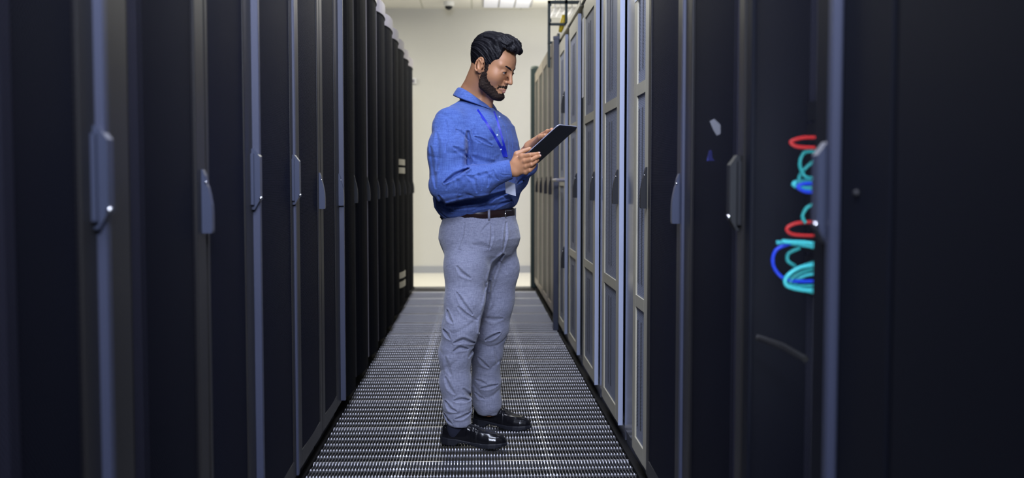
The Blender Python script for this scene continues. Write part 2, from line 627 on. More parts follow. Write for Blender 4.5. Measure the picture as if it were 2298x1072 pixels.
def add_handle(s, face, yfar, kind, zc, door, og, mt='handle', yoff=0.045, btn=True):
    ya = yfar - yoff
    if kind == 'curve':
        h = handle_curved(s, face, ya, zc).build('handle', mt, door, og)
    else:
        h = handle_trap(s, face, ya, zc).build('handle', mt, door, og)
    if not btn:
        return h
    b = MB()
    b.sphere((s * (face - (0.026 if kind != 'curve' else 0.011)), ya - 0.001, zc - 0.055 if kind != 'curve' else zc + 0.045), 0.0055 if kind != 'curve' else 0.003)
    b.build('lock_button', 'chrome', door, og, smooth=True)
    return h


def body(s, face, y0, y1, h, t, og, m='rack_black', depth=1.0, z0=0.06):
    g = 0.004
    b = MB()
    f = face + 0.012
    b.box(s * f, s * (f + depth), y0 + g, y0 + g + 0.018, z0, h)
    b.box(s * f, s * (f + depth), y1 - g - 0.018, y1 - g, z0, h)
    b.box(s * (f + depth - 0.02), s * (f + depth), y0 + g + 0.018, y1 - g - 0.018, z0, h)
    b.box(s * f, s * (f + depth - 0.02), y0 + g + 0.018, y1 - g - 0.018, z0, z0 + 0.02)
    b.box(s * f, s * (f + depth - 0.02), y0 + g + 0.018, y1 - g - 0.018, h - 0.02, h)
    o = b.build('cabinet_body', m, t, og)
    p = MB().box(s * (face + 0.035), s * (f + depth - 0.04), y0 + 0.01, y1 - 0.01, 0.001, z0)
    p.build('plinth', 'rack_black', t, og)
    rails = MB()
    for yy in (y0 + 0.07, y1 - 0.07):
        rails.box(s * (face + 0.13), s * (face + 0.15), yy - 0.02, yy + 0.02, z0 + 0.021, h - 0.021)
    rails.build('mounting_rail', 'rail', t, og)
    return o


def flat_rack(s, y0, y1, face, h, label, handle='curve', zc=1.09, hside=None, st=(0.07, 0.06), see=False, post=None, mperf=None, stile='rack_stile', hm='handle', grp=None):
    t = thing('server_rack', label, 'server rack', (s * (face + 0.3), (y0 + y1) / 2, 0), grp)
    og = t.location
    body(s, face, y0, y1, h, t, og)
    g = 0.006
    a, b_ = st
    z0 = 0.075
    fr_ = MB()
    zt = h - 0.005
    fa, fb = s * face, s * (face + 0.011)
    fr_.box(fa, fb, y0 + g, y0 + a, z0, zt, 0.002)
    fr_.box(fa, fb, y1 - b_, y1 - g, z0, zt, 0.002)
    fr_.box(fa, fb, y0 + a, y1 - b_, z0, z0 + 0.06)
    fr_.box(fa, fb, y0 + a, y1 - b_, zt - 0.05, zt)
    door = fr_.build('door', stile, t, og)
    pm = mperf or ('perf_see' if see else 'perf_black')
    n = 8
    # sheet bulges very slightly so that it catches light along its width
    vs, fs = [], []
    for i in range(n + 1):
        u = i / n
        yy = y0 + a + (y1 - b_ - y0 - a) * u
        xx = s * (face + 0.004 - 0.004 * (1 - (2 * u - 1) ** 2))
        vs += [(xx, yy, z0 + 0.06), (xx, yy, zt - 0.05)]
    for i in range(n):
        fs.append((2 * i, 2 * i + 2, 2 * i + 3, 2 * i + 1))
    MB().add(vs, fs).build('mesh_panel', pm, door, og, smooth=True)
    if handle:
        if s < 0:
            add_handle(s, face, y1, handle, zc, door, og, hm)
        else:
            add_handle(s, face, y0 + 0.075, handle, zc, door, og, hm, yoff=0.045)
    if post:
        yy, wdt, pc = post
        MB().box(s * (face - wdt), s * (face + 0.006), yy, yy + 0.022, 0.085 if wdt > 0.01 else z0, h, 0.001).build('trim_post', pc, t, og)
    return t


FL = 0.643
ORD = ['nearest', 'second', 'third', 'fourth', 'fifth', 'sixth', 'seventh', 'eighth', 'ninth', 'tenth', 'eleventh', 'twelfth', 'thirteenth', 'fourteenth', 'fifteenth', 'sixteenth']
# left row, black mesh doors
LB = [1.15, 1.835, 2.53, 3.085, 3.76, 4.38, 5.0]
HL = 2.30
lk = [('trap', 1.133, (1.803, 0.016, 'rack_blue'), (0.05, 0.10)),
      ('curve', 1.08, None, (0.14, 0.085)),
      ('trap', 1.134, (3.056, 0.020, 'rack_blue'), (0.03, 0.13)),
      ('trap', 1.134, (3.73, 0.008, 'rack_blue'), (0.09, 0.07)),
      ('curve', 1.09, None, (0.10, 0.06)),
      ('curve', 1.09, (4.975, 0.022, 'rack_blue'), (0.08, 0.16))]
ll = ['black mesh door server rack at the left edge of the picture, long slate handle',
      'black mesh server rack second from the left edge, curved slate lever handle',
      'black mesh server rack third from the left edge, blue trim post and long straight handle',
      'black mesh server rack fourth from the left edge, slim dark straight handle',
      'black mesh server rack fifth from the left edge with curved lever above brown frame',
      'black mesh server rack sixth from the left edge beside the bright blue post']
for i in range(6):
    k, zc, post, st = lk[i]
    flat_rack(-1, LB[i], LB[i + 1], FL, HL, ll[i], k, zc, st=st, post=post, see=(i < 2))


# left row beyond: doors curved in plan, light frames
def curved_plate(s, y0, y1, z0, z1, ya, yb, face, bulge, th, n=8):
    vs, fs = [], []
    m = MB()

    def X(y):
        u = (y - ya) / (yb - ya)
        return face - bulge * (1 - abs(2 * u - 1) ** 2.4)
    for i in range(n + 1):
        y = y0 + (y1 - y0) * i / n
        x = X(y)
        for xx in (x, x + th):
            for z in (z0, z1):
                vs.append((s * xx, y, z))
    for i in range(n):
        a, b = 4 * i, 4 * (i + 1)
        fs += [(a, b, b + 1, a + 1), (a + 2, a + 3, b + 3, b + 2), (a, a + 2, b + 2, b), (a + 1, b + 1, b + 3, a + 3)]
    fs += [(0, 1, 3, 2), (4 * n, 4 * n + 2, 4 * n + 3, 4 * n + 1)]
    m.add(vs, fs)
    return m


def curved_rack(s, y0, y1, face, h, label, frame='rack_light', pm='perf_dark', hz=1.09, bulge=0.045, top=0.085, stw=0.038, grp=None, hm='handle_black'):
    t = thing('server_rack', label, 'server rack', (s * (face + 0.3), (y0 + y1) / 2, 0), grp)
    og = t.location
    body(s, face + 0.01, y0, y1, h - 0.03, t, og)
    g = 0.008
    z0 = 0.07
    fr_ = MB()
    for a, b, za, zb in ((y0 + g, y0 + g + stw, z0, h), (y1 - g - stw, y1 - g, z0, h), (y0 + g + stw, y1 - g - stw, h - top, h), ):
        c = curved_plate(s, a, b, za, zb, y0, y1, face, bulge, 0.02)
        fr_.add(c.v, c.f)
    door = fr_.build('door', frame, t, og)
    c = curved_plate(s, y0 + g + stw, y1 - g - stw, z0, h - top, y0, y1, face + 0.006, bulge, 0.004)
    c.build('mesh_panel', pm, door, og, smooth=False)
    if s < 0:
        add_handle(s, face - 0.012, y1 + 0.01, 'curve', hz, door, og, hm, btn=False)
    else:
        add_handle(s, face - 0.012, y0 + 0.075, 'curve', hz, door, og, hm)
    return t


LB2 = [5.01, 5.62, 6.28, 6.90, 7.52, 8.20, 8.80, 9.50, 10.1, 10.75]
l2 = ['narrow black curved-door server rack just beyond the bright blue post on the left',
      'left-row curved black server rack second beyond the bright blue post',
      'left-row curved black server rack third beyond the blue post, top frame cut by picture edge',
      'fourth curved black rack of the left row, lavender top frame in view',
      'left-row curved black server rack fifth beyond the bright blue post',
      'left-row curved black server rack sixth beyond the bright blue post',
      'left-row curved black server rack with pale label plates on its front',
      'left-row curved black server rack second from the far end of the left row',
      'curved black server rack ending the left row, handle against pale wall']
for i in range(9):
    t = curved_rack(-1, LB2[i], LB2[i + 1], 0.660, 2.33, l2[i], frame='rack_light' if i > 1 else 'rack_stile')
    if i == 6:
        for za, zb in ((1.27, 1.32), (1.20, 1.25), (0.31, 0.36), (0.23, 0.28)):
            curved_plate(-1, LB2[i] + 0.03, LB2[i] + 0.33, za, zb, LB2[i], LB2[i + 1], 0.655, 0.045, 0.004).build('label_plate', 'grey_frame', t, t.location)

# right row: nearest solid doors, then three black mesh racks
t = thing('server_rack', 'plain black closed cabinet filling the right edge of the picture', 'server rack', (1.0, 1.1, 0))
og = t.location
body(1, 0.625, 0.80, 1.515, 2.3, t, og)
dd = MB().box(0.612, 0.636, 0.806, 1.510, 0.075, 2.295, 0.003).build('door', 'rack_black', t, og)
t = thing('filler_panel', 'narrow plain black filler panel beside the cabinet with coloured cables', 'panel', (0.66, 1.62, 0))
og = t.location
MB().box(0.612, 0.640, 1.527, 1.735, 0.0, 2.30, 0.003).build('panel', 'rack_black', t, og)
MB().sphere((0.611, 1.66, 1.107), 0.006).build('screw', 'rack_in', t, og, smooth=True)

FR = 0.612
flat_rack(1, 1.755, 2.365, FR, 2.3, 'black mesh server rack with red, teal and blue cables inside', 'trap', 1.107, st=(0.12, 0.05), see=True, stile='rack_black', post=(1.752, 0.012, 'rack_blue'))
flat_rack(1, 2.375, 3.055, FR, 2.3, 'black mesh server rack on the right with a small white tag inside', 'trap', 1.10, st=(0.055, 0.09), see=True, hm='handle_black')
flat_rack(1, 3.086, 3.71, FR, 2.3, 'black mesh server rack on the right beside the grey cabinets, curved slate lever', 'curve', 1.076, st=(0.08, 0.05), see=False, post=(3.060, 0.006, 'rack_blue'))

# ------------------------------------------------------------------ grey cabinets
GD = [(3.73, 4.10, 4.46), (4.50, 5.10, 5.37), (5.41, 6.02, 6.31), (6.36, 6.96, 7.20), (7.25, 7.80, 7.86)]
gl = ['grey cabinet with perforated panels nearest the black racks, paper sheet at its top',
      'grey cabinet with perforated panels second beyond the black racks, black lever handle',
      'grey cabinet with perforated panels third beyond the black racks, sheet of paper on its edge',
      'grey cabinet with perforated panels fourth beyond the black racks, behind the tablet corner',
      'grey cabinet farthest of the grey ones, with bar handle and two black levers']
GH = 2.215
for i, (ya, yb, yc) in enumerate(GD):
    t = thing('network_cabinet', gl[i], 'cabinet', (0.95, (ya + yc) / 2, 0))
    og = t.location
    b = MB()
    b.box(0.660, 1.55, ya, yc - 0.004, 0.06, GH - 0.06)
    b.build('cabinet_body', 'dark_gap', t, og)
    MB().box(0.652, 1.5, ya, yc - 0.004, 0.001, 0.058).build('plinth', 'plinth', t, og)
    b = MB().box(0.628, 1.55, ya if i == 0 else ya - 0.03, yc - 0.032, GH - 0.038, GH, 0.004)
    b.build('top_rail', 'grey_frame', t, og)
    # recessed brushed side panel beyond the door
    if yc - yb > 0.1:
        MB().box(0.641, 0.660, yb + 0.045, yc - 0.022, 0.065, GH - 0.06, 0.002).build('side_panel', 'metal_panel' if i in (0, 1) else 'dark_gap', t, og)
    zt = GH - 0.075
    z0 = 0.072
    f = 0.621
    g = MB()
    a, c = ya + 0.002, yb
    cross = [(1.455, 1.50), (0.645, 0.69)] if i < 4 else [(1.10, 1.16)]
    g.box(f, f + 0.02, a, a + 0.10, z0, zt, 0.002)
    g.box(f, f + 0.02, c - 0.07, c, z0, zt, 0.002)
    g.box(f, f + 0.02, a + 0.10, c - 0.07, zt - 0.09, zt)
    g.box(f, f + 0.02, a + 0.10, c - 0.07, z0, z0 + 0.06)
    for za, zb in cross:
        g.box(f, f + 0.02, a + 0.10, c - 0.07, za, zb)
    door = g.build('door', 'grey_frame', t, og)
    MB().box(f - 0.001, f + 0.019, a - 0.003, a, z0 - 0.005, zt).build('door_edge', 'alu', door, og)
    ed = [z0 + 0.06] + sorted([z for cc in cross for z in cc]) + [zt - 0.09]
    for k in range(0, len(ed), 2):
        za, zb = ed[k], ed[k + 1]
        pn = MB().box(f + 0.006, f + 0.010, a + 0.10, c - 0.07, za, zb).build('mesh_panel', 'grey_perf', door, og)
        sl = MB()
        for yy in ((a + c) / 2 - 0.005, (a + c) / 2 + 0.075):
            sl.box(f + 0.0035, f + 0.0065, yy, yy + 0.012, za + 0.05, zb - 0.05)
        sl.build('vent_slot', 'grey_slot', door, og)
    if i < 4:
        add_handle(1, f, a + 0.085, 'curve', 1.105, door, og, 'handle_black')
    else:
        add_handle(1, f, a + 0.085, 'curve', 1.68, door, og, 'handle_black')
        add_handle(1, f, a + 0.085, 'curve', 0.60, door, og, 'handle_black')
        MB().tube([(f, a + 0.04, 1.14), (f - 0.05, a + 0.04, 1.14), (f - 0.05, a + 0.40, 1.14), (f, a + 0.40, 1.14)], 0.012, 8).build('handle', 'rack_light', door, og)

o = MB().box(0.6195, 0.6205, 3.99, 4.09, 1.82, 2.10).build('paper_sheet', 'paper')
tag(o, 'white paper sheet taped high on the nearest grey cabinet door', 'paper')
vs = []
o = MB().box(0.630, 0.640, 6.05, 6.20, 1.62, 2.08).build('paper_sheet', 'paper')
tag(o, 'long curled paper strip hanging in the gap between two grey cabinets', 'paper')

t = thing('rack_post', 'navy blue upright post between grey cabinets and farther olive racks', 'post', (0.62, 7.9, 0))
MB().box(0.589, 0.628, 7.88, 7.93, 0.002, 2.20, 0.003).build('post', 'navy', t, t.location)
MB().box(0.586, 0.631, 7.877, 7.934, 2.195, 2.215).build('cap', 'navy', t, t.location)

RB = [7.96, 8.50, 9.05, 9.70, 10.35, 11.0]
rl = ['olive and tan rack directly beyond the navy post in the right row',
      'olive and tan rack second beyond the navy post in the right row',
      'olive and tan rack third beyond the navy post in the right row',
      'olive and tan rack second from the far end of the right row',
      'dark green edged rack at the far end of the right row']
for i in range(5):
    y0, y1 = RB[i], RB[i + 1]
    t = thing('server_rack', rl[i], 'server rack', (0.95, (y0 + y1) / 2, 0))
    og = t.location
    h = 2.25
    body(1, 0.64, y0, y1, h - 0.02, t, og)
    g = MB()
    f = 0.622
    a, c = y0 + 0.01, y1 - 0.02
    g.box(f, f + 0.018, a, a + 0.08, 0.075, h)
    g.box(f, f + 0.018, c - 0.08, c, 0.075, h)
    g.box(f, f + 0.018, a + 0.08, c - 0.08, h - 0.10, h)
    g.box(f, f + 0.018, a + 0.08, c - 0.08, 0.075, 0.13)
    door = g.build('door', 'tan', t, og)
    MB().box(f + 0.006, f + 0.010, a + 0.08, c - 0.08, 0.13, h - 0.10).build('mesh_panel', 'olive', door, og)
    MB().box(f + 0.001, f + 0.017, a - 0.003, a, 0.08, h - 0.005).build('door_edge', 'green', door, og)
    add_handle(1, f, a + 0.12, 'curve', 1.10, door, og, 'handle_black')
t = thing('end_panel', 'dark green end column closing the far end of the right row', 'column', (0.62, 11.1, 0))
MB().box(0.585, 0.68, 11.06, 11.14, 0.002, 2.33, 0.01).build('panel', 'green', t, t.location)
MB().sphere((0.632, 11.1, 2.33), 0.045, 0.038, 0.02).build('cap', 'green', t, t.location, smooth=True)

# hanging frame, basket and yellow clamp over the right row
t = thing('hanger_frame', 'dark green square-tube frame standing above the right row', 'frame', (0.61, 8.6, 2.15))
og = t.location
q = 0.011
xa, xb = 0.602, 0.742
u = MB()
u.box(xa - q, xa + q, 8.59, 8.61, 2.06, 2.60)
u.box(xb - q, xb + q, 8.59, 8.61, 2.27, CEIL - 0.002)
u.box(xa - q, 0.92, 8.59, 8.61, 2.575, 2.60)
u.box(xa, xb, 8.59, 8.61, 2.40, 2.42)
u.box(0.89, 0.91, 8.59, 8.61, 2.27, 2.62)
u.build('frame', 'green', t, og)
u = MB()
for zz in (2.57, 2.44):
    u.box(xa + q, xa + q + 0.008, 8.585, 8.615, zz - 0.012, zz + 0.012)
u.box(xa - q, 0.92, 8.58, 8.62, 2.252, 2.27)
u.build('bracket', 'green', t, og)
t = thing('cable_clamp', 'yellow plastic cable clamp hooked on the green frame', 'clamp', (0.715, 8.66, 2.40))
og = t.location
MB().tube([(0.727, 8.625, 2.49), (0.722, 8.63, 2.45), (0.708, 8.63, 2.40), (0.700, 8.63, 2.35)], [0.018, 0.024, 0.022, 0.018], 10).build('clamp', 'yellow', t, og, smooth=True)
t = thing('wire_basket', 'grey wire cable basket hung near the ceiling above the right row', 'cable tray', (0.92, 11.2, 2.95))
og = t.location
u = MB()
for k in range(5):
    x = 0.83 + k * 0.06
    u.tube([(x, 11.0, 3.06), (x, 11.0, 2.94), (x, 11.6, 2.94), (x, 11.6, 3.06)], 0.0035, 5)
for z_ in (2.94, 2.98, 3.02, 3.06):
    for y_ in (11.0, 11.6):
        u.tube([(0.83, y_, z_), (1.20, y_, z_)], 0.0035, 5)
for k in range(7):
    u.tube([(0.83, 11.0 + 0.1 * k, 2.94), (1.20, 11.0 + 0.1 * k, 2.94)], 0.0035, 5)
u.build('mesh', 'wire', t, og)
u = MB()
for x in (0.86, 1.17):
    u.tube([(x, 11.3, 2.94), (x, 11.3, CEIL)], 0.004, 6)
u.build('hanger_rod', 'wire', t, og)


# ------------------------------------------------------------------ inside the open right racks: cables
def bez(pts, n=28):
    pts = [Vector(p) for p in pts]
    out = []
    m = len(pts)
    for i in range(m - 1):
        p0 = pts[max(i - 1, 0)]
        p1, p2 = pts[i], pts[i + 1]
        p3 = pts[min(i + 2, m - 1)]
        k = max(2, n // (m - 1))
        for j in range(k):
            u_ = j / k
            out.append(0.5 * ((2 * p1) + (-p0 + p2) * u_ + (2 * p0 - 5 * p1 + 4 * p2 - p3) * u_ ** 2 + (-p0 + 3 * p1 - 3 * p2 + p3) * u_ ** 3))
    out.append(pts[-1])
    return out


M['c_red'] = mat('red_cable', (0.70, 0.03, 0.03), 0.4)
M['c_teal'] = mat('teal_cable', (0.03, 0.42, 0.45), 0.4)
M['c_cyan'] = mat('bright_teal_cable', (0.08, 0.70, 0.80), 0.4)
M['c_blue'] = mat('blue_cable', (0.01, 0.06, 0.85), 0.4)
M['tag'] = mat('white_tag', (0.42, 0.43, 0.48), 0.6)
M['tie'] = mat('dark_blue_tie', (0.01, 0.015, 0.16), 0.5)
CY = 2.20
cabs = [('c_red', [(1836, 308), (1800, 309), (1775, 318), (1790, 329), (1836, 331)], 'upper red patch cable loop in the right rack'),
        ('c_teal', [(1836, 340), (1805, 342), (1795, 370), (1810, 398), (1840, 395)], 'teal cable arc below the upper red loop'),
        ('c_teal', [(1838, 352), (1815, 370), (1796, 392), (1792, 415)], 'teal cable slanting down behind the long rack handle'),
        ('c_cyan', [(1836, 406), (1800, 406), (1780, 412), (1795, 421), (1836, 422)], 'bright teal cable loop just above the blue one'),
        ('c_blue', [(1836, 412), (1805, 412), (1790, 419), (1806, 429), (1836, 431)], 'short blue cable loop tucked under the bright teal one'),
        ('c_teal', [(1838, 454), (1812, 465), (1801, 485), (1808, 500)], 'short teal cable hook above the lower red loop'),
        ('c_red', [(1836, 497), (1790, 500), (1766, 512), (1780, 526), (1836, 529)], 'lower red patch cable loop in the right rack'),
        ('c_cyan', [(1836, 556), (1800, 549), (1765, 545), (1742, 544)], 'bright teal cable lying nearly level above the blue arc'),
        ('c_cyan', [(1836, 548), (1808, 544), (1780, 543), (1755, 541)], 'upper one of the two level bright teal cables'),
        ('c_blue', [(1775, 545), (1742, 560), (1734, 590), (1750, 618), (1780, 630), (1836, 630)], 'large blue cable arc at the left of the bundle'),
        ('c_teal', [(1795, 556), (1770, 568), (1768, 585), (1785, 597)], 'faint small teal cable loop inside the blue arc'),
        ('c_teal', [(1838, 585), (1800, 598), (1775, 615), (1768, 636)], 'teal cable sweeping over the lower bundle'),
        ('c_cyan', [(1838, 592), (1795, 600), (1766, 620), (1765, 640), (1800, 650), (1838, 651)], 'bright teal cable rounding the lower bundle, outer loop'),
        ('c_teal', [(1838, 600), (1805, 608), (1780, 622), (1774, 638), (1800, 642), (1838, 640)], 'teal cable rounding the lower bundle, inner loop'),
        ('c_cyan', [(1838, 612), (1806, 618), (1785, 632), (1790, 646), (1838, 658)], 'bottommost bright teal cable of the bundle')]
for i, (mt_, pp, lb) in enumerate(cabs):
    yy = CY + (i % 4) * 0.010
    o = MB().tube(bez([P(x, y, yy) for x, y in pp]), 0.0040 if mt_ != 'c_cyan' else 0.0045, 8).build('patch_cable', mt_, smooth=True)
    tag(o, lb, 'cable')
# patch panel the cables plug into, behind the near stile
t = thing('cable_manager', 'dark patch panel stack where the coloured cables plug in', 'cable panel', (0.75, 1.93, 0.8))
og = t.location
pa = P(1836, 300, 2.20)
u = MB()
for k in range(9):
    z_ = 1.28 - 0.048 * k
    u.box(pa.x + 0.004, pa.x + 0.20, 2.12, 2.29, z_ - 0.020, z_ + 0.020)
u.build('panel', 'rack_in', t, og)
MB().box(0.84, 0.86, 2.00, 2.33, 0.082, 2.27).build('upright', 'rack_in', t, og)
t = thing('cable_bracket', 'pale grey slanted bracket low inside the rack with coloured cables', 'bracket', P(1755, 780, 2.2))
MB().tube([P(1700, 757, 2.25), P(1755, 777, 2.2), P(1808, 806, 2.12)], [0.007, 0.0085, 0.0075], 8).build('bracket', 'rack_stile', t, t.location)
o = MB().prism([(P(x, y, 2.75).x, P(x, y, 2.75).z) for x, y in ((1592, 272), (1602, 267), (1616, 280), (1616, 300), (1608, 304), (1600, 292))], 'y', 2.745, 2.75).build('equipment_tag', 'tag')
tag(o, 'small white tag behind the mesh door on the right', 'tag')
o = MB().prism([(P(x, y, 2.75).x, P(x, y, 2.75).z) for x, y in ((1590, 338), (1596, 336), (1598, 355), (1604, 360), (1586, 361))], 'y', 2.745, 2.75).build('cable_tie', 'tie')
tag(o, 'small dark blue cable tie below the white tag', 'tie')
# added light, no real lamp: brightens the cables behind the mesh
lp = D.lights.new('rack_cable_fill', 'AREA')
lp.shape = 'RECTANGLE'
lp.size = 0.05
lp.size_y = 0.7
lp.energy = 1.6
lp.color = (0.85, 0.95, 1.0)
lo = D.objects.new('rack_cable_fill', lp)
lo.location = (0.64, 1.95, 0.98)
lo.rotation_euler = (R(90), 0, R(-20))
C.objects.link(lo)

# ------------------------------------------------------------------ person: volumes meshed with surface nets
F32 = np.float32


class Grid:
    def __init__(s, lo, hi, h):
        s.x = np.arange(lo[0], hi[0], h, dtype=F32)
        s.y = np.arange(lo[1], hi[1], h, dtype=F32)
        s.z = np.arange(lo[2], hi[2], h, dtype=F32)
        s.h = h
        s.d = np.full((len(s.x), len(s.y), len(s.z)), 0.08, dtype=F32)

    def _box(s, lo, hi):
        sl = []
        for ax, l, u in zip((s.x, s.y, s.z), lo, hi):
            a = int(np.searchsorted(ax, l))
            b = int(np.searchsorted(ax, u))
            if b <= a:
                return None
            sl.append(slice(a, b))
        return tuple(sl)

    def _co(s, sl):
        return s.x[sl[0]][:, None, None], s.y[sl[1]][None, :, None], s.z[sl[2]][None, None, :]

    def _mix(s, sl, e, k, op):
        d = s.d[sl]
        if op == 'add':
            if k > 0:
                hh = np.maximum(k - np.abs(d - e), 0) / k
                s.d[sl] = np.minimum(d, e) - hh * hh * (k * 0.25)
            else:
                s.d[sl] = np.minimum(d, e)
        else:
            e = -e
            if k > 0:
                hh = np.maximum(k - np.abs(d - e), 0) / k
                s.d[sl] = np.maximum(d, e) + hh * hh * (k * 0.25)
            else:
                s.d[sl] = np.maximum(d, e)

    def cap(s, a, b, ra, rb=None, k=0.01, op='add'):
        rb = ra if rb is None else rb
        a = np.array(a, dtype=F32)
        b = np.array(b, dtype=F32)
        m = max(ra, rb) + k + 0.03
        sl = s._box(np.minimum(a, b) - m, np.maximum(a, b) + m)
        if sl is None:
            return s
        X, Y, Z = s._co(sl)
        v = b - a
        L2 = max(float(v @ v), 1e-9)
        t = np.clip(((X - a[0]) * v[0] + (Y - a[1]) * v[1] + (Z - a[2]) * v[2]) / L2, 0, 1)
        e = np.sqrt((X - a[0] - t * v[0]) ** 2 + (Y - a[1] - t * v[1]) ** 2 + (Z - a[2] - t * v[2]) ** 2) - (ra + (rb - ra) * t)
        s._mix(sl, e, k, op)
        return s

    def chain(s, pts, rs, k=0.01, op='add'):
        for i in range(len(pts) - 1):
            s.cap(pts[i], pts[i + 1], rs[i], rs[i + 1], k if (i == 0 or k > 0.015) else 0.0012, op)
        return s

    def ell(s, c, r, k=0.01, op='add', rot=None):
        c = np.array(c, dtype=F32)
        m = max(r) + k + 0.03
        sl = s._box(c - m, c + m)
        if sl is None:
            return s
        X, Y, Z = s._co(sl)
        x, y, z = X - c[0], Y - c[1], Z - c[2]
        if rot is not None:
            q = np.array(rot.transposed(), dtype=F32)
            x, y, z = (q[0, 0] * x + q[0, 1] * y + q[0, 2] * z, q[1, 0] * x + q[1, 1] * y + q[1, 2] * z, q[2, 0] * x + q[2, 1] * y + q[2, 2] * z)
        k0 = np.sqrt((x / r[0]) ** 2 + (y / r[1]) ** 2 + (z / r[2]) ** 2)
        k1 = np.sqrt((x / r[0] ** 2) ** 2 + (y / r[1] ** 2) ** 2 + (z / r[2] ** 2) ** 2)
        e = k0 * (k0 - 1) / np.maximum(k1, 1e-6)
        s._mix(sl, e.astype(F32), k, op)
        return s

    def tris(s, d=None):
        V = s.d if d is None else d
        ins = V < 0
        nx, ny, nz = V.shape
        cnt = np.zeros((nx - 1, ny - 1, nz - 1), dtype=np.int8)
        for i in (0, 1):
            for j in (0, 1):
                for k in (0, 1):
                    cnt += ins[i:nx - 1 + i, j:ny - 1 + j, k:nz - 1 + k]
        act = np.argwhere((cnt > 0) & (cnt < 8))
        idx = -np.ones(cnt.shape, dtype=np.int64)
        idx[act[:, 0], act[:, 1], act[:, 2]] = np.arange(len(act))
        acc = np.zeros((len(act), 3))
        num = np.zeros(len(act))
        cor = [(i, j, k) for i in (0, 1) for j in (0, 1) for k in (0, 1)]
        for p in cor:
            for ax in range(3):
                if p[ax] == 1:
                    continue
                q = list(p)
                q[ax] = 1
                v0 = V[act[:, 0] + p[0], act[:, 1] + p[1], act[:, 2] + p[2]]
                v1 = V[act[:, 0] + q[0], act[:, 1] + q[1], act[:, 2] + q[2]]
                c = (v0 < 0) != (v1 < 0)
                t = np.where(c, v0 / np.where(np.abs(v0 - v1) < 1e-12, 1, v0 - v1), 0)
                pos = np.array(p, dtype=float)[None, :].repeat(len(act), 0)
                pos[:, ax] = t
                acc += np.where(c[:, None], pos, 0)
                num += c
        pos = acc / np.maximum(num, 1)[:, None] + act
        vs = np.stack([s.x[0] + pos[:, 0] * s.h, s.y[0] + pos[:, 1] * s.h, s.z[0] + pos[:, 2] * s.h], 1)
        fs = []
        for ax in range(3):
            a = [slice(None)] * 3
            b = [slice(None)] * 3
            a[ax] = slice(0, -1)
            b[ax] = slice(1, None)
            A, B = ins[tuple(a)], ins[tuple(b)]
            e = np.argwhere(A != B)
            u, w_ = [(1, 2), (2, 0), (0, 1)][ax]
            ok = (e[:, u] > 0) & (e[:, w_] > 0) & (e[:, u] < V.shape[u] - 1) & (e[:, w_] < V.shape[w_] - 1)
            e = e[ok]
            flip = A[e[:, 0], e[:, 1], e[:, 2]]

            def g(du, dw):
                q = e.copy()
                q[:, u] -= du
                q[:, w_] -= dw
                return idx[q[:, 0], q[:, 1], q[:, 2]]
            q = np.stack([g(1, 1), g(0, 1), g(0, 0), g(1, 0)], 1)
            q[~flip] = q[~flip][:, ::-1]
            fs.append(q)
        return vs, np.concatenate(fs)


def noise3(X, Y, Z, f, seed=0):
    """cheap smooth pseudo-noise from warped sines"""
    a = 1.7 * seed
    u = X * f + 0.9 * np.sin(Y * f * 0.71 + a) + 0.5 * np.sin(Z * f * 1.31 - a)
    v = Y * f * 1.13 + 0.8 * np.sin(Z * f * 0.83 + 2 * a) + 0.6 * np.sin(X * f * 1.17)
    w_ = Z * f * 0.93 + 0.9 * np.sin(X * f * 0.77 + a) + 0.5 * np.sin(Y * f * 1.21)
    return (np.sin(u) + np.sin(v + 1.3) + np.sin(w_ + 2.1)) / 3.0


def poly_sd(px, pz, poly):
    """signed distance of grid points to a polygon (negative inside)"""
    A, B = px[:, None], pz[None, :]
    dmin = np.full((len(px), len(pz)), 1e9)
    inside = np.zeros((len(px), len(pz)), dtype=bool)
    n = len(poly)
    for i in range(n):
        x0, z0 = poly[i]
        x1, z1 = poly[(i + 1) % n]
        ex, ez = x1 - x0, z1 - z0
        t = np.clip(((A - x0) * ex + (B - z0) * ez) / (ex * ex + ez * ez + 1e-12), 0, 1)
        dmin = np.minimum(dmin, (A - x0 - t * ex) ** 2 + (B - z0 - t * ez) ** 2)
        c = ((z0 > B) != (z1 > B)) & (A < (x1 - x0) * (B - z0) / ((z1 - z0) if abs(z1 - z0) > 1e-9 else 1e-9) + x0)
        inside ^= c
    return np.where(inside, -np.sqrt(dmin), np.sqrt(dmin)).astype(F32)


def mesh_obj(name, parts, m, parent, org, smooth=True):
    vs, fs, o = [], [], 0
    for v, f in parts:
        vs.append(v)
        fs.append(f + o)
        o += len(v)
    v = np.concatenate(vs) - np.array(org)
    f = np.concatenate(fs)
    me = D.meshes.new(name)
    me.from_pydata(v.tolist(), [], f.tolist())
    me.update()
    me.materials.append(M[m])
    if smooth:
        me.polygons.foreach_set('use_smooth', np.ones(len(me.polygons), dtype=bool))
    ob = D.objects.new(name, me)
    C.objects.link(ob)
    if parent is not None:
        ob.parent = parent
    return ob


# body frame: facing 32 degrees towards the camera side
TH = R(32)
FW = Vector((math.cos(TH), -math.sin(TH), 0))
RT = Vector((-math.sin(TH), -math.cos(TH), 0))
BO = Vector((0.015, 4.60, 0))


def B(f, r, z):
    return BO + FW * f + RT * r + Vector((0, 0, z))


man = thing('person', 'man with dark hair and beard in blue shirt and grey trousers reading a tablet', 'person', (BO.x, BO.y, 0))
MO = tuple(man.location)

# ---------------- head (local frame: x forward, y to his left, z up)
HT = R(25)
HM = (Matrix.Rotation(-TH, 3, 'Z') @ Matrix.Rotation(HT, 3, 'Y'))
H0 = Vector((0.072, 4.53, 1.626))
HMi = HM.transposed()


def h2w(v):
    return v @ np.array(HMi) + np.array(H0)


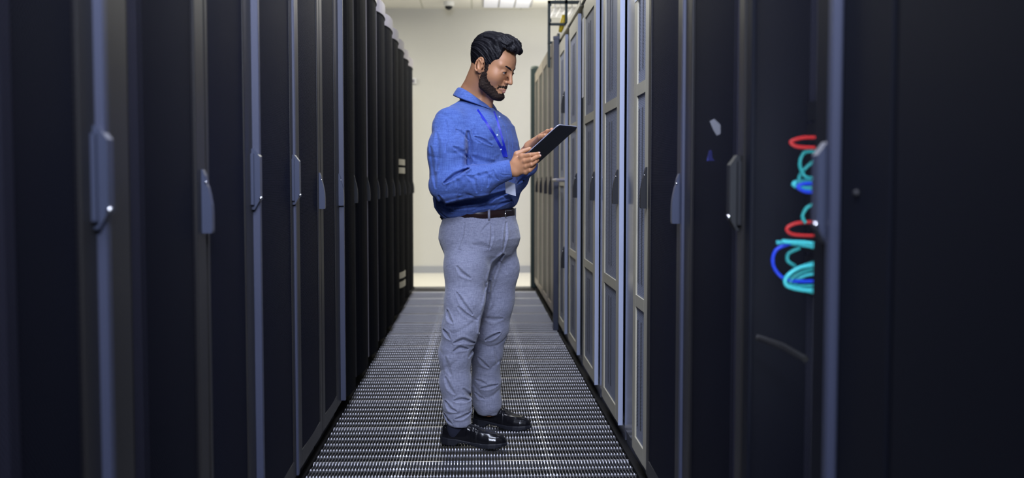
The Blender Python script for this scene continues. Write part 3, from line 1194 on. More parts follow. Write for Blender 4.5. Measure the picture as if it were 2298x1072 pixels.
def w2h(p):
    return HMi @ (Vector(p) - H0)


G = Grid((-0.14, -0.10, -0.235), (0.14, 0.10, 0.15), 0.0015)
G.ell((-0.006, 0, 0.030), (0.099, 0.075, 0.090), 0.0)
G.ell((0.034, 0, 0.030), (0.063, 0.062, 0.066), 0.02)           # forehead
G.ell((0.040, 0, -0.030), (0.050, 0.056, 0.070), 0.02)          # face block
G.ell((0.052, 0, -0.080), (0.044, 0.040, 0.036), 0.02)          # jaw front
G.ell((0.083, 0, -0.103), (0.020, 0.023, 0.017), 0.015)         # chin
for sy in (-1, 1):
    G.cap((0.002, sy * 0.055, -0.045), (0.022, sy * 0.050, -0.083), 0.014, 0.013, 0.022)
    G.cap((0.022, sy * 0.050, -0.083), (0.080, sy * 0.018, -0.106), 0.013, 0.013, 0.018)
    G.ell((0.054, sy * 0.040, -0.030), (0.030, 0.023, 0.028), 0.035)      # cheekbone
    G.cap((0.086, sy * 0.012, 0.022), (0.070, sy * 0.046, 0.024), 0.0105, 0.009, 0.014)   # brow ridge
    G.ell((0.106, sy * 0.030, 0.002), (0.015, 0.017, 0.010), 0.014, 'sub')       # socket
    G.ell((0.0805, sy * 0.0315, 0.000), (0.0150, 0.0150, 0.0145), 0.006)           # lids
    G.ell((0.0965, sy * 0.0320, -0.0015), (0.010, 0.0130, 0.0045), 0.002, 'sub')
    G.cap((0.084, sy * 0.020, -0.012), (0.078, sy * 0.045, -0.010), 0.0045, 0.004, 0.008)
G.cap((0.094, 0, 0.014), (0.1145, 0, -0.026), 0.0075, 0.0085, 0.012)         # nose bridge
G.ell((0.1155, 0, -0.034), (0.0115, 0.0100, 0.0088), 0.006)
for sy in (-1, 1):
    G.ell((0.1020, sy * 0.0125, -0.037), (0.0095, 0.0062, 0.0070), 0.005)
    G.ell((0.1090, sy * 0.0060, -0.0445), (0.0050, 0.0028, 0.0026), 0.002, 'sub')
G.cap((0.094, 0, -0.052), (0.097, 0, -0.062), 0.012, 0.011, 0.012)
G.cap((0.086, 0, -0.066), (0.086, 0, -0.084), 0.0125, 0.012, 0.012)
skin0 = G.d.copy()                                              # before lips: base for beard and moustache
for sy in (-1, 1):
    G.cap((0.1035, 0, -0.0705), (0.0905, sy * 0.021, -0.0735), 0.0045, 0.0022, 0.004)
    G.cap((0.1020, 0, -0.0795), (0.0905, sy * 0.018, -0.0760), 0.0052, 0.0022, 0.004)
for sy in (-1, 1):                                              # ears
    er = Matrix.Rotation(R(-12), 3, 'Y') @ Matrix.Rotation(sy * R(22), 3, 'Z')
    G.ell((-0.010, sy * 0.078, -0.010), (0.0185, 0.0075, 0.0330), 0.006, rot=er)
    G.ell((-0.006, sy * 0.0865, -0.005), (0.0115, 0.0060, 0.0225), 0.002, 'sub', rot=er)
    rim = []
    for k in range(13):
        a = R(-60 + k * 26)
        rim.append((-0.0105 - 0.0165 * math.sin(a) * -1 * -1, sy * (0.0820 + 0.002 * (k > 4)), -0.008 + 0.0295 * math.cos(a)))
    for k in range(9):
        G.cap(rim[k], rim[k + 1], 0.0034, 0.0034, 0.0025)
    G.cap((-0.014, sy * 0.0825, 0.010), (-0.003, sy * 0.0825, 0.002), 0.0030, 0.0026, 0.006)
    G.ell((0.002, sy * 0.076, -0.034), (0.0085, 0.0060, 0.0100), 0.005)
    G.ell((0.006, sy * 0.080, -0.012), (0.0045, 0.0040, 0.0070), 0.004)
nb_ = w2h(B(-0.012, 0, 1.43))
nm_ = w2h(B(-0.030, 0, 1.51))
G.cap((-0.030, 0, -0.035), tuple(nm_), 0.058, 0.056, 0.02)
G.cap(tuple(nm_), tuple(nb_), 0.056, 0.062, 0.02)
G.cap((0.035, 0, -0.085), tuple(w2h(B(0.045, 0, 1.46))), 0.020, 0.022, 0.03)
head_v, head_f = G.tris()

# hair
S = Grid((-0.14, -0.105, -0.11), (0.145, 0.105, 0.185), 0.0016)
S.ell((-0.010, 0, 0.032), (0.105, 0.0815, 0.098), 0.0)
S.ell((0.020, 0, 0.070), (0.075, 0.068, 0.062), 0.03)
S.ell((-0.045, 0, 0.062), (0.066, 0.066, 0.064), 0.03)
for (ax_, ay, az, bx_, by, bz, r1, r2) in ((0.02, -0.045, 0.108, 0.068, -0.046, 0.098, 0.026, 0.013),
                                          (0.03, -0.02, 0.120, 0.086, -0.026, 0.106, 0.026, 0.015),
                                          (0.03, 0.005, 0.122, 0.094, -0.004, 0.105, 0.028, 0.016),
                                          (0.03, 0.028, 0.118, 0.091, 0.020, 0.102, 0.026, 0.015),
                                          (0.02, 0.05, 0.105, 0.074, 0.042, 0.096, 0.022, 0.012)):
    S.cap((ax_, ay, az), (bx_, by, bz), r1, r2, 0.012)
for k in range(26):                                             # locks swept back over the top
    y0_ = -0.06 + 0.12 * k / 25
    z_ = 0.111 + 0.018 * math.cos(y0_ * 22) - 0.25 * abs(y0_)
    S.chain([(0.094 - 0.35 * abs(y0_) + 0.004 * math.sin(k * 2.1), y0_ * 0.85, z_ - 0.006), (0.07, y0_, z_ + 0.012 + 0.003 * math.sin(k * 1.7)), (0.02, y0_ * 1.02, z_ + 0.016 + 0.002 * math.sin(k * 2.9)), (-0.05, y0_ * 1.03, z_ + 0.004)], [0.003, 0.0048, 0.005, 0.004], 0.004)
X, Y, Z = S.x[:, None, None], S.y[None, :, None], S.z[None, None, :]
hp = [(0.14, 0.16), (0.14, 0.082), (0.098, 0.088), (0.064, 0.098), (0.056, 0.092), (0.060, 0.066), (0.060, 0.046), (0.040, 0.030), (0.031, 0.006), (0.020, -0.012), (0.008, -0.012), (0.006, 0.014), (-0.006, 0.026),
      (-0.024, 0.018), (-0.030, -0.010), (-0.026, -0.038), (-0.045, -0.058), (-0.062, -0.075), (-0.14, -0.085), (-0.15, 0.19)]
pd = poly_sd(S.x, S.z, hp)
phi = np.arctan2(Y, Z + 0.02 + 0.35 * X)
ln = noise3(X, Y, Z, 30, 4)
wave = 0.0013 * np.sin(phi * 34 + 5.0 * ln + X * 25) + 0.0008 * np.sin(phi * 83 + 6 * ln - X * 40) + 0.0014 * noise3(X * 0.45, Y, Z, 85, 1) + 0.0008 * noise3(X * 0.5, Y, Z, 240, 2)
sides = np.clip((0.05 - Z) / 0.05, 0, 1)
hd = S.d + 0.0030 * sides + wave * (1 - 0.55 * sides)
hd = np.maximum(hd, pd[:, None, :] + 0.0025 * noise3(X, Y, Z, 260, 5))
hv, hf = S.tris(hd.astype(F32))

# beard on the face surface
X, Y, Z = G.x[:, None, None], G.y[None, :, None], G.z[None, None, :]
bp_ = [(0.006, 0.012), (0.024, 0.012), (0.030, -0.008), (0.033, -0.028), (0.044, -0.050), (0.060, -0.066), (0.076, -0.074), (0.084, -0.083), (0.094, -0.0915), (0.13, -0.0915), (0.13, -0.14), (0.06, -0.14), (0.010, -0.105), (0.002, -0.07), (0.008, -0.03)]
bd = poly_sd(G.x, G.z, bp_)[:, None, :]
mo = poly_sd(G.x, G.z, [(0.080, -0.064), (0.090, -0.057), (0.104, -0.050), (0.13, -0.050), (0.13, -0.0665), (0.098, -0.0675), (0.086, -0.074), (0.084, -0.095), (0.074, -0.09), (0.074, -0.072)])[:, None, :]
mo = np.maximum(mo, np.abs(Y) - 0.031)
soul = np.maximum(poly_sd(G.x, G.z, [(0.090, -0.085), (0.12, -0.085), (0.12, -0.094), (0.09, -0.094)])[:, None, :], np.abs(Y) - 0.006)
bm_ = np.minimum(np.minimum(bd, mo), soul)
fray = 0.0040 * noise3(X, Y, Z, 420, 3) + 0.004 * noise3(X, Y, Z, 1000, 4)
deep = np.clip(-bm_ / 0.011, 0, 1)
thick = (0.0002 + 0.0011 * deep + 0.0042 * deep * np.clip((-Z - 0.062) / 0.045, 0, 1))
st_n = noise3(X * 1.0 + Z * 0.9, Y * 0.8, Z * 0.35 - X * 0.3, 1150, 7)
bdist = np.maximum(skin0 - thick + (0.0013 - 0.0003 * deep) * st_n + 0.0006 * noise3(X, Y, Z, 520, 6), bm_ + fray)
# eyebrows: thin shells over the brow ridge
brow_parts = []
for sy in (-1, 1):
    bc = None
    q_ = [(0.103, sy * 0.0085, 0.0175), (0.098, sy * 0.022, 0.0235), (0.088, sy * 0.036, 0.0270), (0.072, sy * 0.0500, 0.0225)]
    rr_ = [0.0026, 0.0036, 0.0034, 0.0022]
    tmp = Grid((0.05, -0.07, 0.0), (0.06, 0.07, 0.01), 0.01)
    for i in range(3):
        a_, b_ = np.array(q_[i]), np.array(q_[i + 1])
        v_ = b_ - a_
        t_ = np.clip(((X - a_[0]) * v_[0] + (Y - a_[1]) * v_[1] + (Z - a_[2]) * v_[2]) / float(v_ @ v_), 0, 1)
        # flattened distance: height counts, depth into the head hardly does
        e_ = np.sqrt((0.25 * (X - a_[0] - t_ * v_[0])) ** 2 + (0.8 * (Y - a_[1] - t_ * v_[1])) ** 2 + (Z - a_[2] - t_ * v_[2]) ** 2) - (rr_[i] + (rr_[i + 1] - rr_[i]) * t_)
        bc = e_ if bc is None else np.minimum(bc, e_)
    bb = np.maximum(skin0 - 0.0016 + 0.0007 * st_n, bc + 0.0009 * st_n)
    bb = np.maximum(bb, 0.05 - X)
    v_, f_ = G.tris(bb.astype(F32))
    brow_parts.append((v_, f_))
bv, bf = G.tris(bdist.astype(F32))
keep = None


# ---------------- arms key points
SHN = B(-0.026, 0.190, 1.362)
ELN = P(1008, 408, 4.37)
WRN = P(1150, 380, 4.325)
SHF = B(-0.01, -0.185, 1.365)
ELF = P(1160, 398, 4.66)
WRF = P(1190, 330, 4.47)

# tablet frame
TLc = P(1255, 282, 4.245)
ta = (FW * 0.79 + Vector((0, 0, 0.615))).normalized()
tb = -RT
tb = (tb - ta * tb.dot(ta)).normalized()
tn = ta.cross(tb).normalized()                      # normal
if tn.z < 0:
    tn = -tn                                        # screen side up
TLEN, TWID, TTH = 0.243, 0.172, 0.0075


def T(a, b, n=0.0):
    """a: down the near edge from the top corner, b: across, n: above the back surface"""
    return TLc - ta * a + tb * b + tn * n


# ---------------- near hand (grips the lower near edge)
HN = Grid((0.13, 4.22, 1.13), (0.33, 4.42, 1.31), 0.00125)
wr = WRN
kn = [P(1171, 351, 4.288), P(1178, 362, 4.276), P(1181, 374, 4.274), P(1180, 386, 4.282)]
HN.cap(P(1134, 386, 4.335), wr, 0.026, 0.0255, 0.0)
HN.cap(wr, P(1156, 368, 4.312), 0.024, 0.020, 0.015)
HN.cap(wr, P(1158, 386, 4.306), 0.024, 0.020, 0.015)
for i, k_ in enumerate(kn):
    HN.cap(wr + (k_ - wr) * 0.25, k_, 0.016, 0.0105 - 0.0004 * i, 0.014)
HN.cap(kn[0], kn[3], 0.0095, 0.0085, 0.008)
f1 = [kn[0], P(1190, 347.5, 4.262), P(1201, 346, 4.268), P(1209, 343.5, 4.277)]
f2 = [kn[1], P(1193, 358, 4.250), P(1204, 352.5, 4.262), P(1211, 350, 4.274)]
f3 = [kn[2], P(1193, 369, 4.252), P(1202, 363, 4.262), P(1207, 359, 4.276)]
f4 = [kn[3], P(1189, 382, 4.264), P(1196, 376, 4.270), P(1201, 371, 4.282)]
HN.chain(f1, [0.0108, 0.0092, 0.0082, 0.0064], 0.008)
HN.chain(f2, [0.0108, 0.0094, 0.0082, 0.0066], 0.006)
HN.chain(f3, [0.0102, 0.0090, 0.0078, 0.0062], 0.006)
HN.chain(f4, [0.0092, 0.0082, 0.0070, 0.0056], 0.006)
th_ = [wr + Vector((0.006, 0.010, 0.012)), P(1160, 346, 4.318), P(1174, 339.5, 4.318), P(1189, 334, 4.322)]
HN.chain(th_, [0.017, 0.0135, 0.0105, 0.0080], 0.014)
for i, k_ in enumerate(kn):                              # knuckle bumps
    HN.ell(k_ + Vector((-0.001, -0.004, 0.001)), (0.0062, 0.0062, 0.0062), 0.006)
hn_v, hn_f = HN.tris()

# ---------------- far hand (taps on the screen)
HF = Grid((0.16, 4.30, 1.22), (0.38, 4.54, 1.40), 0.0013)
wf = WRF
HF.cap(P(1180, 340, 4.50), wf, 0.024, 0.023, 0.0)
kf = [P(1217, 304.5, 4.405), P(1214, 306, 4.425), P(1211, 308, 4.445), P(1207, 311, 4.463)]
for i, k_ in enumerate(kf):
    HF.cap(wf, k_, 0.020, 0.0105, 0.014)
HF.cap(kf[0], kf[3], 0.011, 0.010, 0.008)
g1 = [kf[0], T(0.062, 0.066, 0.032), T(0.060, 0.066, 0.021), T(0.068, 0.062, 0.0145)]
HF.chain(g1, [0.0105, 0.0090, 0.0080, 0.0064], 0.008)
for j, (k_, dx) in enumerate(zip(kf[1:], (0, -2, -4))):
    a_ = k_
    HF.chain([a_, T(0.085 + 0.004 * j, 0.080 + 0.018 * j, 0.046), T(0.098 + 0.004 * j, 0.078 + 0.018 * j, 0.028), T(0.112 + 0.004 * j, 0.078 + 0.018 * j, 0.030)], [0.0102, 0.0090, 0.0080, 0.0068], 0.005)
HF.chain([wf + Vector((0.004, -0.010, -0.002)), T(0.120, 0.060, 0.040), T(0.104, 0.050, 0.032), T(0.092, 0.046, 0.028)], [0.015, 0.0125, 0.0100, 0.0078], 0.012)
hf_v, hf_f = HF.tris()

# ---------------- core of the body under the clothes
CB = Grid((-0.30, 4.20, 0.05), (0.36, 5.05, 1.52), 0.012)
CB.ell(tuple(B(0.0, 0, 1.22)), (0.11, 0.11, 0.22), 0.0)
CB.ell(tuple(B(0.0, 0, 0.96)), (0.11, 0.12, 0.12), 0.05)
CB.cap(B(0, 0, 1.36), B(-0.01, 0, 1.47), 0.07, 0.045, 0.05)
CB.chain([SHN, ELN, P(1136, 384, 4.335)], [0.045, 0.035, 0.024], 0.05)
CB.chain([SHF, ELF, P(1184, 340, 4.50)], [0.045, 0.030, 0.022], 0.05)
CB.chain([B(0.0, 0.09, 0.92), P(1036, 745, 4.47), P(1030, 930, 4.47), P(1032, 962, 4.46)], [0.065, 0.045, 0.032, 0.03], 0.05)
CB.chain([B(0.0, -0.09, 0.92), P(1104, 745, 4.72), P(1095, 905, 4.77), P(1098, 945, 4.765)], [0.065, 0.045, 0.032, 0.03], 0.05)
cb_v, cb_f = CB.tris()
mesh_obj('body', [(h2w(head_v), head_f), (hn_v, hn_f), (hf_v, hf_f), (cb_v, cb_f)], 'skin', man, MO)
mesh_obj('hair', [(h2w(hv), hf)], 'hair', man, MO)
mesh_obj('beard', [(h2w(bv), bf)], 'beard', man, MO)


def hloc(p):
    v = HM @ Vector(p) + H0
    return v


# eyes, brows, lashes, lips, nails
for sy in (-1, 1):
    c = Vector((0.0798, sy * 0.0315, -0.0005))
    eye = MB().sphere(hloc(c), 0.0138, seg=20, ring=14).build('eye', 'eye_white', man, MO, True)
    dr = Vector((1, 0.05, -0.10)).normalized()
    MB().sphere(hloc(c + dr * 0.0105), 0.0052, seg=14, ring=8).build('iris', 'iris', eye, MO, True)
    m_ = MB()
    m_.tube([hloc(p) for p in ((0.0925, sy * 0.0190, 0.0005), (0.0960, sy * 0.025, 0.0036), (0.0960, sy * 0.034, 0.0044), (0.0915, sy * 0.0425, 0.0018), (0.0880, sy * 0.048, -0.0005))], [0.0004, 0.0011, 0.0013, 0.0011, 0.0004], 6)
    m_.build('eyelash', 'hair', man, MO, True)
    v_, f_ = brow_parts[0 if sy < 0 else 1]
    mesh_obj('eyebrow', [(h2w(v_), f_)], 'hair', man, MO)
lg = Grid((0.07, -0.03, -0.09), (0.12, 0.03, -0.05), 0.0009)
for sy in (-1, 1):
    lg.cap((0.1050, 0, -0.0708), (0.0925, sy * 0.0205, -0.0737), 0.0044, 0.0018, 0.002)
    lg.cap((0.1035, 0, -0.0797), (0.0925, sy * 0.0175, -0.0762), 0.0052, 0.0018, 0.002)
lg.cap((0.1095, -0.014, -0.0752), (0.1095, 0.014, -0.0752), 0.0013, 0.0013, 0.001, 'sub')
v_, f_ = lg.tris()
mesh_obj('lips', [(h2w(v_), f_)], 'lip', man, MO)
for (q0, q1, r_) in ((f1[2], f1[3], 0.0062), (f2[2], f2[3], 0.0062)):
    dv = (q1 - q0).normalized()
    out = (Vector((0, -1, 0.25)) - dv * dv.dot(Vector((0, -1, 0.25)))).normalized()
    sd = dv.cross(out)
    rot = Matrix((dv, sd, out)).transposed()
    MB().sphere(q1 + out * 0.0050 - dv * 0.0005, 0.0062, 0.0044, 0.0022, 12, 8, rot).build('fingernail', 'nail', man, MO, True)

# ---------------- tablet (held: a thing of its own)
tab = thing('tablet', 'black tablet with silver rim held in both hands', 'tablet', T(TLEN / 2, TWID / 2))
og = tuple(tab.location)


def rr_outline(l, w_, r, n=6):
    pts = []
    for cx_, cy_, a0 in ((l - r, w_ - r, 0), (r, w_ - r, 90), (r, r, 180), (l - r, r, 270)):
        for k in range(n + 1):
            a = R(a0 + 90 * k / n)
            pts.append((cx_ + r * math.cos(a), cy_ + r * math.sin(a)))
    return pts


def slab(l, w_, r, n0, n1, inset0=0.0, off=(0, 0)):
    o_ = rr_outline(l, w_, r)
    cx_, cy_ = l / 2, w_ / 2
    n = len(o_)

    def sh(p, ins):
        return (p[0] + (ins if p[0] < cx_ else -ins), p[1] + (ins if p[1] < cy_ else -ins))
    lay = [(n0, inset0), (n0 + (n1 - n0) * 0.35, 0.0), (n1, 0.0)]
    vs = []
    for nn, ins in lay:
        for p in o_:
            q_ = sh(p, ins)
            vs.append(T(q_[0] + off[0], q_[1] + off[1], nn))
    fs = [tuple(range(n)), tuple(range(3 * n - 1, 2 * n - 1, -1))]
    for k in range(2):
        for i in range(n):
            j = (i + 1) % n
            fs.append((k * n + i, k * n + j, (k + 1) * n + j, (k + 1) * n + i))
    return MB().add(vs, fs)


slab(TLEN, TWID, 0.012, 0.0, 0.0055, 0.003).build('shell', 'tablet_back', tab, og)
slab(TLEN + 0.001, TWID + 0.001, 0.0125, 0.0045, 0.0075, 0.0, (-0.0005, -0.0005)).build('rim', 'tablet_rim', tab, og)
slab(TLEN - 0.004, TWID - 0.004, 0.010, 0.0074, 0.0079, 0.0, (0.002, 0.002)).build('screen', 'screen', tab, og)


# ---------------- shirt
def groove(G_, pts, yref, amp, width, yfront):
    """crease along a line given by photo points on the cloth, cut into the camera side of the volume"""
    q = [P(x, y, yref) for x, y in pts]
    X_, Y_, Z_ = G_.x, G_.y, G_.z
    A, Bz = X_[:, None], Z_[None, :]
    best = np.full((len(X_), len(Z_)), 1e9)
    n = len(q) - 1
    for i in range(n):
        x0, z0, x1, z1 = q[i].x, q[i].z, q[i + 1].x, q[i + 1].z
        ex, ez = x1 - x0, z1 - z0
        t = np.clip(((A - x0) * ex + (Bz - z0) * ez) / (ex * ex + ez * ez + 1e-12), 0, 1)
        u_ = (i + t) / n
        wl = width * (0.35 + 0.65 * np.sin(np.pi * np.clip(u_, 0.03, 0.97)) ** 0.7)
        dd_ = ((A - x0 - t * ex) ** 2 + (Bz - z0 - t * ez) ** 2) / wl ** 2
        best = np.minimum(best, dd_)
    g_ = amp * (np.exp(-best) - 0.45 * np.exp(-(np.sqrt(best) - 1.9) ** 2 * 1.3))
    side = np.clip((yfront - Y_) / 0.03, 0, 1)
    G_.d += (g_[:, None, :] * side[None, :, None]).astype(F32)


def profile_body(G_, prof, k=0.0, tilt=0.0):
    """elliptical sections in the body frame: z, fwd offset, side offset, half width (side), half depth (fwd), power"""
    zs = np.array([p[0] for p in prof])
    X_, Y_, Z_ = G_.x[:, None, None], G_.y[None, :, None], G_.z[None, None, :]
    f0 = (X_ - BO.x) * FW.x + (Y_ - BO.y) * FW.y
    r0 = (X_ - BO.x) * RT.x + (Y_ - BO.y) * RT.y
    Z_ = Z_ - tilt * (f0 - 0.55 * r0) * np.clip((1.17 - Z_) / 0.12, 0, 1)
    cf = np.interp(Z_, zs, [p[1] for p in prof])
    cr = np.interp(Z_, zs, [p[2] for p in prof])
    a = np.interp(Z_, zs, [p[3] for p in prof])
    b = np.interp(Z_, zs, [p[4] for p in prof])
    f = f0 - cf
    r = (X_ - BO.x) * RT.x + (Y_ - BO.y) * RT.y - cr
    n = 2.35
    q = (np.abs(r / a) ** n + np.abs(f / b) ** n) ** (1 / n)
    e = (q - 1) * np.minimum(a, b)
    e = np.maximum(e, np.maximum(zs[0] - Z_, Z_ - zs[-1]))
    G_._mix((slice(None),) * 3, e.astype(F32), k, 'add')


SH = Grid((-0.26, 4.22, 0.93), (0.31, 4.86, 1.56), 0.0040)
profile_body(SH, [(0.982, 0.004, 0, 0.148, 0.122), (0.990, 0.004, 0, 0.164, 0.138), (1.000, 0.002, 0, 0.174, 0.150), (1.02, -0.003, 0, 0.184, 0.163), (1.05, -0.009, 0, 0.194, 0.175), (1.09, -0.011, 0, 0.196, 0.178), (1.13, -0.008, 0, 0.190, 0.172),
                  (1.20, 0.004, 0, 0.182, 0.158), (1.30, 0.006, 0, 0.186, 0.150), (1.37, 0.004, 0, 0.180, 0.134), (1.41, -0.008, 0, 0.150, 0.112), (1.435, -0.016, 0, 0.110, 0.092), (1.455, -0.020, 0, 0.080, 0.075), (1.475, -0.022, 0, 0.062, 0.060)], tilt=0.16)
SH.cap(B(-0.050, 0.055, 1.432), SHN + Vector((0.010, 0, -0.004)), 0.042, 0.066, 0.03)
SH.cap(B(-0.035, -0.055, 1.425), SHF + Vector((-0.01, 0, -0.01)), 0.040, 0.060, 0.03)
SH.ell(tuple(B(0.055, 0.085, 1.32)), (0.09, 0.09, 0.09), 0.05)
SH.ell(tuple(B(-0.055, 0.09, 1.33)), (0.095, 0.095, 0.11), 0.05)
um = P(1004, 340, 4.39)
SH.chain([SHN, um, ELN], [0.076, 0.078, 0.075], 0.035)
SH.ell(tuple(P(1003, 418, 4.37)), (0.068, 0.066, 0.066), 0.03)
fm = P(1072, 406, 4.34)
cu = P(1126, 386, 4.325)
SH.chain([ELN, fm, cu], [0.074, 0.061, 0.0445], 0.03)
SH.cap(cu, P(1145, 381, 4.325), 0.0435, 0.0415, 0.004)
SH.chain([SHF, ELF], [0.066, 0.050], 0.035)
SH.chain([ELF, P(1182, 370, 4.57), P(1187, 345, 4.50)], [0.050, 0.045, 0.037], 0.02)
# flat cuff end, opening for the hand
X, Y, Z = SH.x[:, None, None], SH.y[None, :, None], SH.z[None, None, :]
cd = (P(1150, 380, 4.325) - cu).normalized()
ce = P(1147, 381.5, 4.325)
pl = (X - ce.x) * cd.x + (Y - ce.y) * cd.y + (Z - ce.z) * cd.z
near = ((X - ce.x) ** 2 + (Y - ce.y) ** 2 + (Z - ce.z) ** 2 < 0.075 ** 2) & (Y < 4.40)
SH.d = np.where(near & (pl > -0.03), np.maximum(SH.d, pl), SH.d).astype(F32)
SH.cap(ce - cd * 0.010, ce + cd * 0.05, 0.031, 0.031, 0.0, 'sub')
# cloth folds: arm, body, waist
YR = 4.33
for pts, amp, wd in (([(1050, 296), (1053, 330), (1050, 366), (1040, 384)], 0.006, 0.013),
                     ([(1024, 290), (1040, 300), (1050, 312)], 0.004, 0.006),
                     ([(1018, 330), (1036, 340), (1048, 352)], 0.004, 0.007),
                     ([(998, 410), (1020, 394), (1052, 378)], 0.012, 0.007),
                     ([(1002, 425), (1014, 402), (1046, 388)], 0.003, 0.006),
                     ([(1062, 396), (1082, 392), (1102, 386)], 0.003, 0.006),
                     ([(1074, 390), (1078, 402), (1080, 425)], 0.0035, 0.006),
                     ([(1090, 386), (1096, 398), (1094, 418)], 0.0035, 0.006),
                     ([(1106, 382), (1108, 392), (1118, 404)], 0.0035, 0.005),
                     ([(1050, 395), (1064, 402), (1070, 430)], 0.004, 0.007),
                     ([(1020, 400), (1030, 410), (1032, 435)], 0.003, 0.008),
                     ([(980, 300), (984, 340), (980, 380)], 0.003, 0.010),
                     ([(1000, 270), (1003, 300), (999, 340)], 0.0025, 0.008),
                     ([(966, 330), (972, 370), (978, 420)], 0.003, 0.008),
                     ([(1120, 389), (1130, 394), (1146, 392)], 0.002, 0.003),
                     ([(1066, 305), (1086, 314), (1105, 324)], 0.006, 0.005),
                     ([(1058, 290), (1066, 310), (1078, 318)], 0.003, 0.006),
                     ([(1062, 350), (1080, 360), (1110, 362)], 0.003, 0.010),
                     ([(1000, 460), (1040, 456), (1100, 446), (1150, 428)], 0.009, 0.009),
                     ([(1020, 470), (1060, 466), (1110, 462), (1150, 452)], 0.005, 0.006),
                     ([(1060, 474), (1090, 462), (1110, 446)], 0.004, 0.006),
                     ([(985, 440), (995, 462), (1015, 476)], 0.004, 0.008),
                     ([(1110, 470), (1130, 458), (1152, 450)], 0.004, 0.005),
                     ([(1130, 440), (1146, 446), (1156, 456)], 0.004, 0.005),
                     ([(1166, 412), (1180, 402), (1194, 384)], 0.003, 0.005)):
    groove(SH, pts, YR, amp * 1.35, wd, 4.62)
SH.d += (0.0028 * noise3(X, Y, Z, 34, 3) + 0.0014 * noise3(X, Y, Z * 0.6, 90, 8)).astype(F32)
# placket ridge down the middle of the chest
f_ = (X - BO.x) * FW.x + (Y - BO.y) * FW.y
r_ = (X - BO.x) * RT.x + (Y - BO.y) * RT.y
SH.d += np.where(f_ > 0.03, 0.0014 * np.exp(-((np.abs(r_ + 0.0) - 0.017) / 0.0025) ** 2) - 0.0012 * (np.abs(r_) < 0.016), 0).astype(F32)
rg_ = noise3(X * 1.1 + 0.5 * Z, Y, Z * 1.25 - 0.4 * X, 27, 11)
SH.d += (0.0045 * np.clip(1 - np.abs(rg_) * 3.0, 0, 1) ** 2 * np.clip((4.62 - Y) / 0.05, 0, 1) * np.clip((ce.x - 0.035 - X) / 0.03, 0, 1) * (Z < 1.43)).astype(F32)
# neck opening
SH.cap(B(-0.020, 0, 1.475), B(-0.030, 0, 1.62), 0.058, 0.062, 0.004, 'sub')
shv, shf = SH.tris()
shirt = mesh_obj('shirt', [(shv, shf)], 'shirt', man, MO)

# collar band
cm = MB()
nph = 44
ring = []
for i in range(nph + 1):
    ph = R(14 + (346 - 14) * i / nph)
    c_, s_ = math.cos(ph), math.sin(ph)
    top = B(-0.022 + 0.070 * c_, -0.066 * s_, 1.522 - 0.038 * c_ - 0.022 * c_ * c_)
    tipf = max(0.0, 1 - min(abs(ph), abs(2 * math.pi - ph)) / R(62))
    low = B(-0.024 + (0.094 + 0.018 * tipf) * c_, -(0.093 - 0.004 * tipf) * s_, 1.478 - 0.030 * c_ - 0.018 * tipf ** 1.3)
    inn = B(-0.022 + 0.062 * c_, -0.058 * s_, 1.462 - 0.034 * c_)
    ring.append((inn, top + (top - B(-0.022, 0, top.z)).normalized() * -0.002, top + Vector((0, 0, 0.002)) + (top - B(-0.022, 0, top.z)).normalized() * 0.004, low))
vs = [p for rg in ring for p in rg]
fs = []
for i in range(nph):
    for k in range(3):
        a_ = 4 * i + k
        fs.append((a_, a_ + 1, a_ + 5, a_ + 4))
cm.add(vs, fs)
collar = cm.build('collar', 'shirt_in', shirt, MO, True)
sm = collar.modifiers.new('thickness', 'SOLIDIFY')
sm.thickness = 0.003
sm.offset = 0
ss = collar.modifiers.new('round', 'SUBSURF')
ss.levels = 1
ss.render_levels = 1

# ---------------- trousers
TR_ = Grid((-0.24, 4.28, 0.05), (0.28, 4.98, 1.012), 0.0042)
profile_body(TR_, [(0.72, 0.0, 0, 0.060, 0.060), (0.77, 0.0, 0, 0.110, 0.100), (0.81, 0.002, 0, 0.160, 0.138), (0.850, 0.004, 0, 0.180, 0.156), (0.88, 0.003, 0, 0.188, 0.164), (0.92, 0.002, 0, 0.182, 0.160), (0.96, 0.003, 0, 0.170, 0.148), (0.996, 0.004, 0, 0.162, 0.137)])
TR_.chain([B(-0.004, 0.092, 0.86), P(1046, 600, 4.47), P(1043, 680, 4.45), P(1034, 735, 4.44), P(1022, 790, 4.45), P(1021, 860, 4.46), P(1026, 912, 4.46), P(1030, 944, 4.455)],
          [0.098, 0.092, 0.082, 0.077, 0.068, 0.063, 0.059, 0.051], 0.03)
TR_.chain([B(0.0, -0.088, 0.86), P(1118, 600, 4.66), P(1110, 680, 4.68), P(1102, 735, 4.70), P(1092, 790, 4.73), P(1090, 860, 4.76), P(1093, 900, 4.77), P(1097, 915, 4.765)],
          [0.096, 0.090, 0.081, 0.075, 0.068, 0.065, 0.060, 0.055], 0.03)
X, Y, Z = TR_.x[:, None, None], TR_.y[None, :, None], TR_.z[None, None, :]
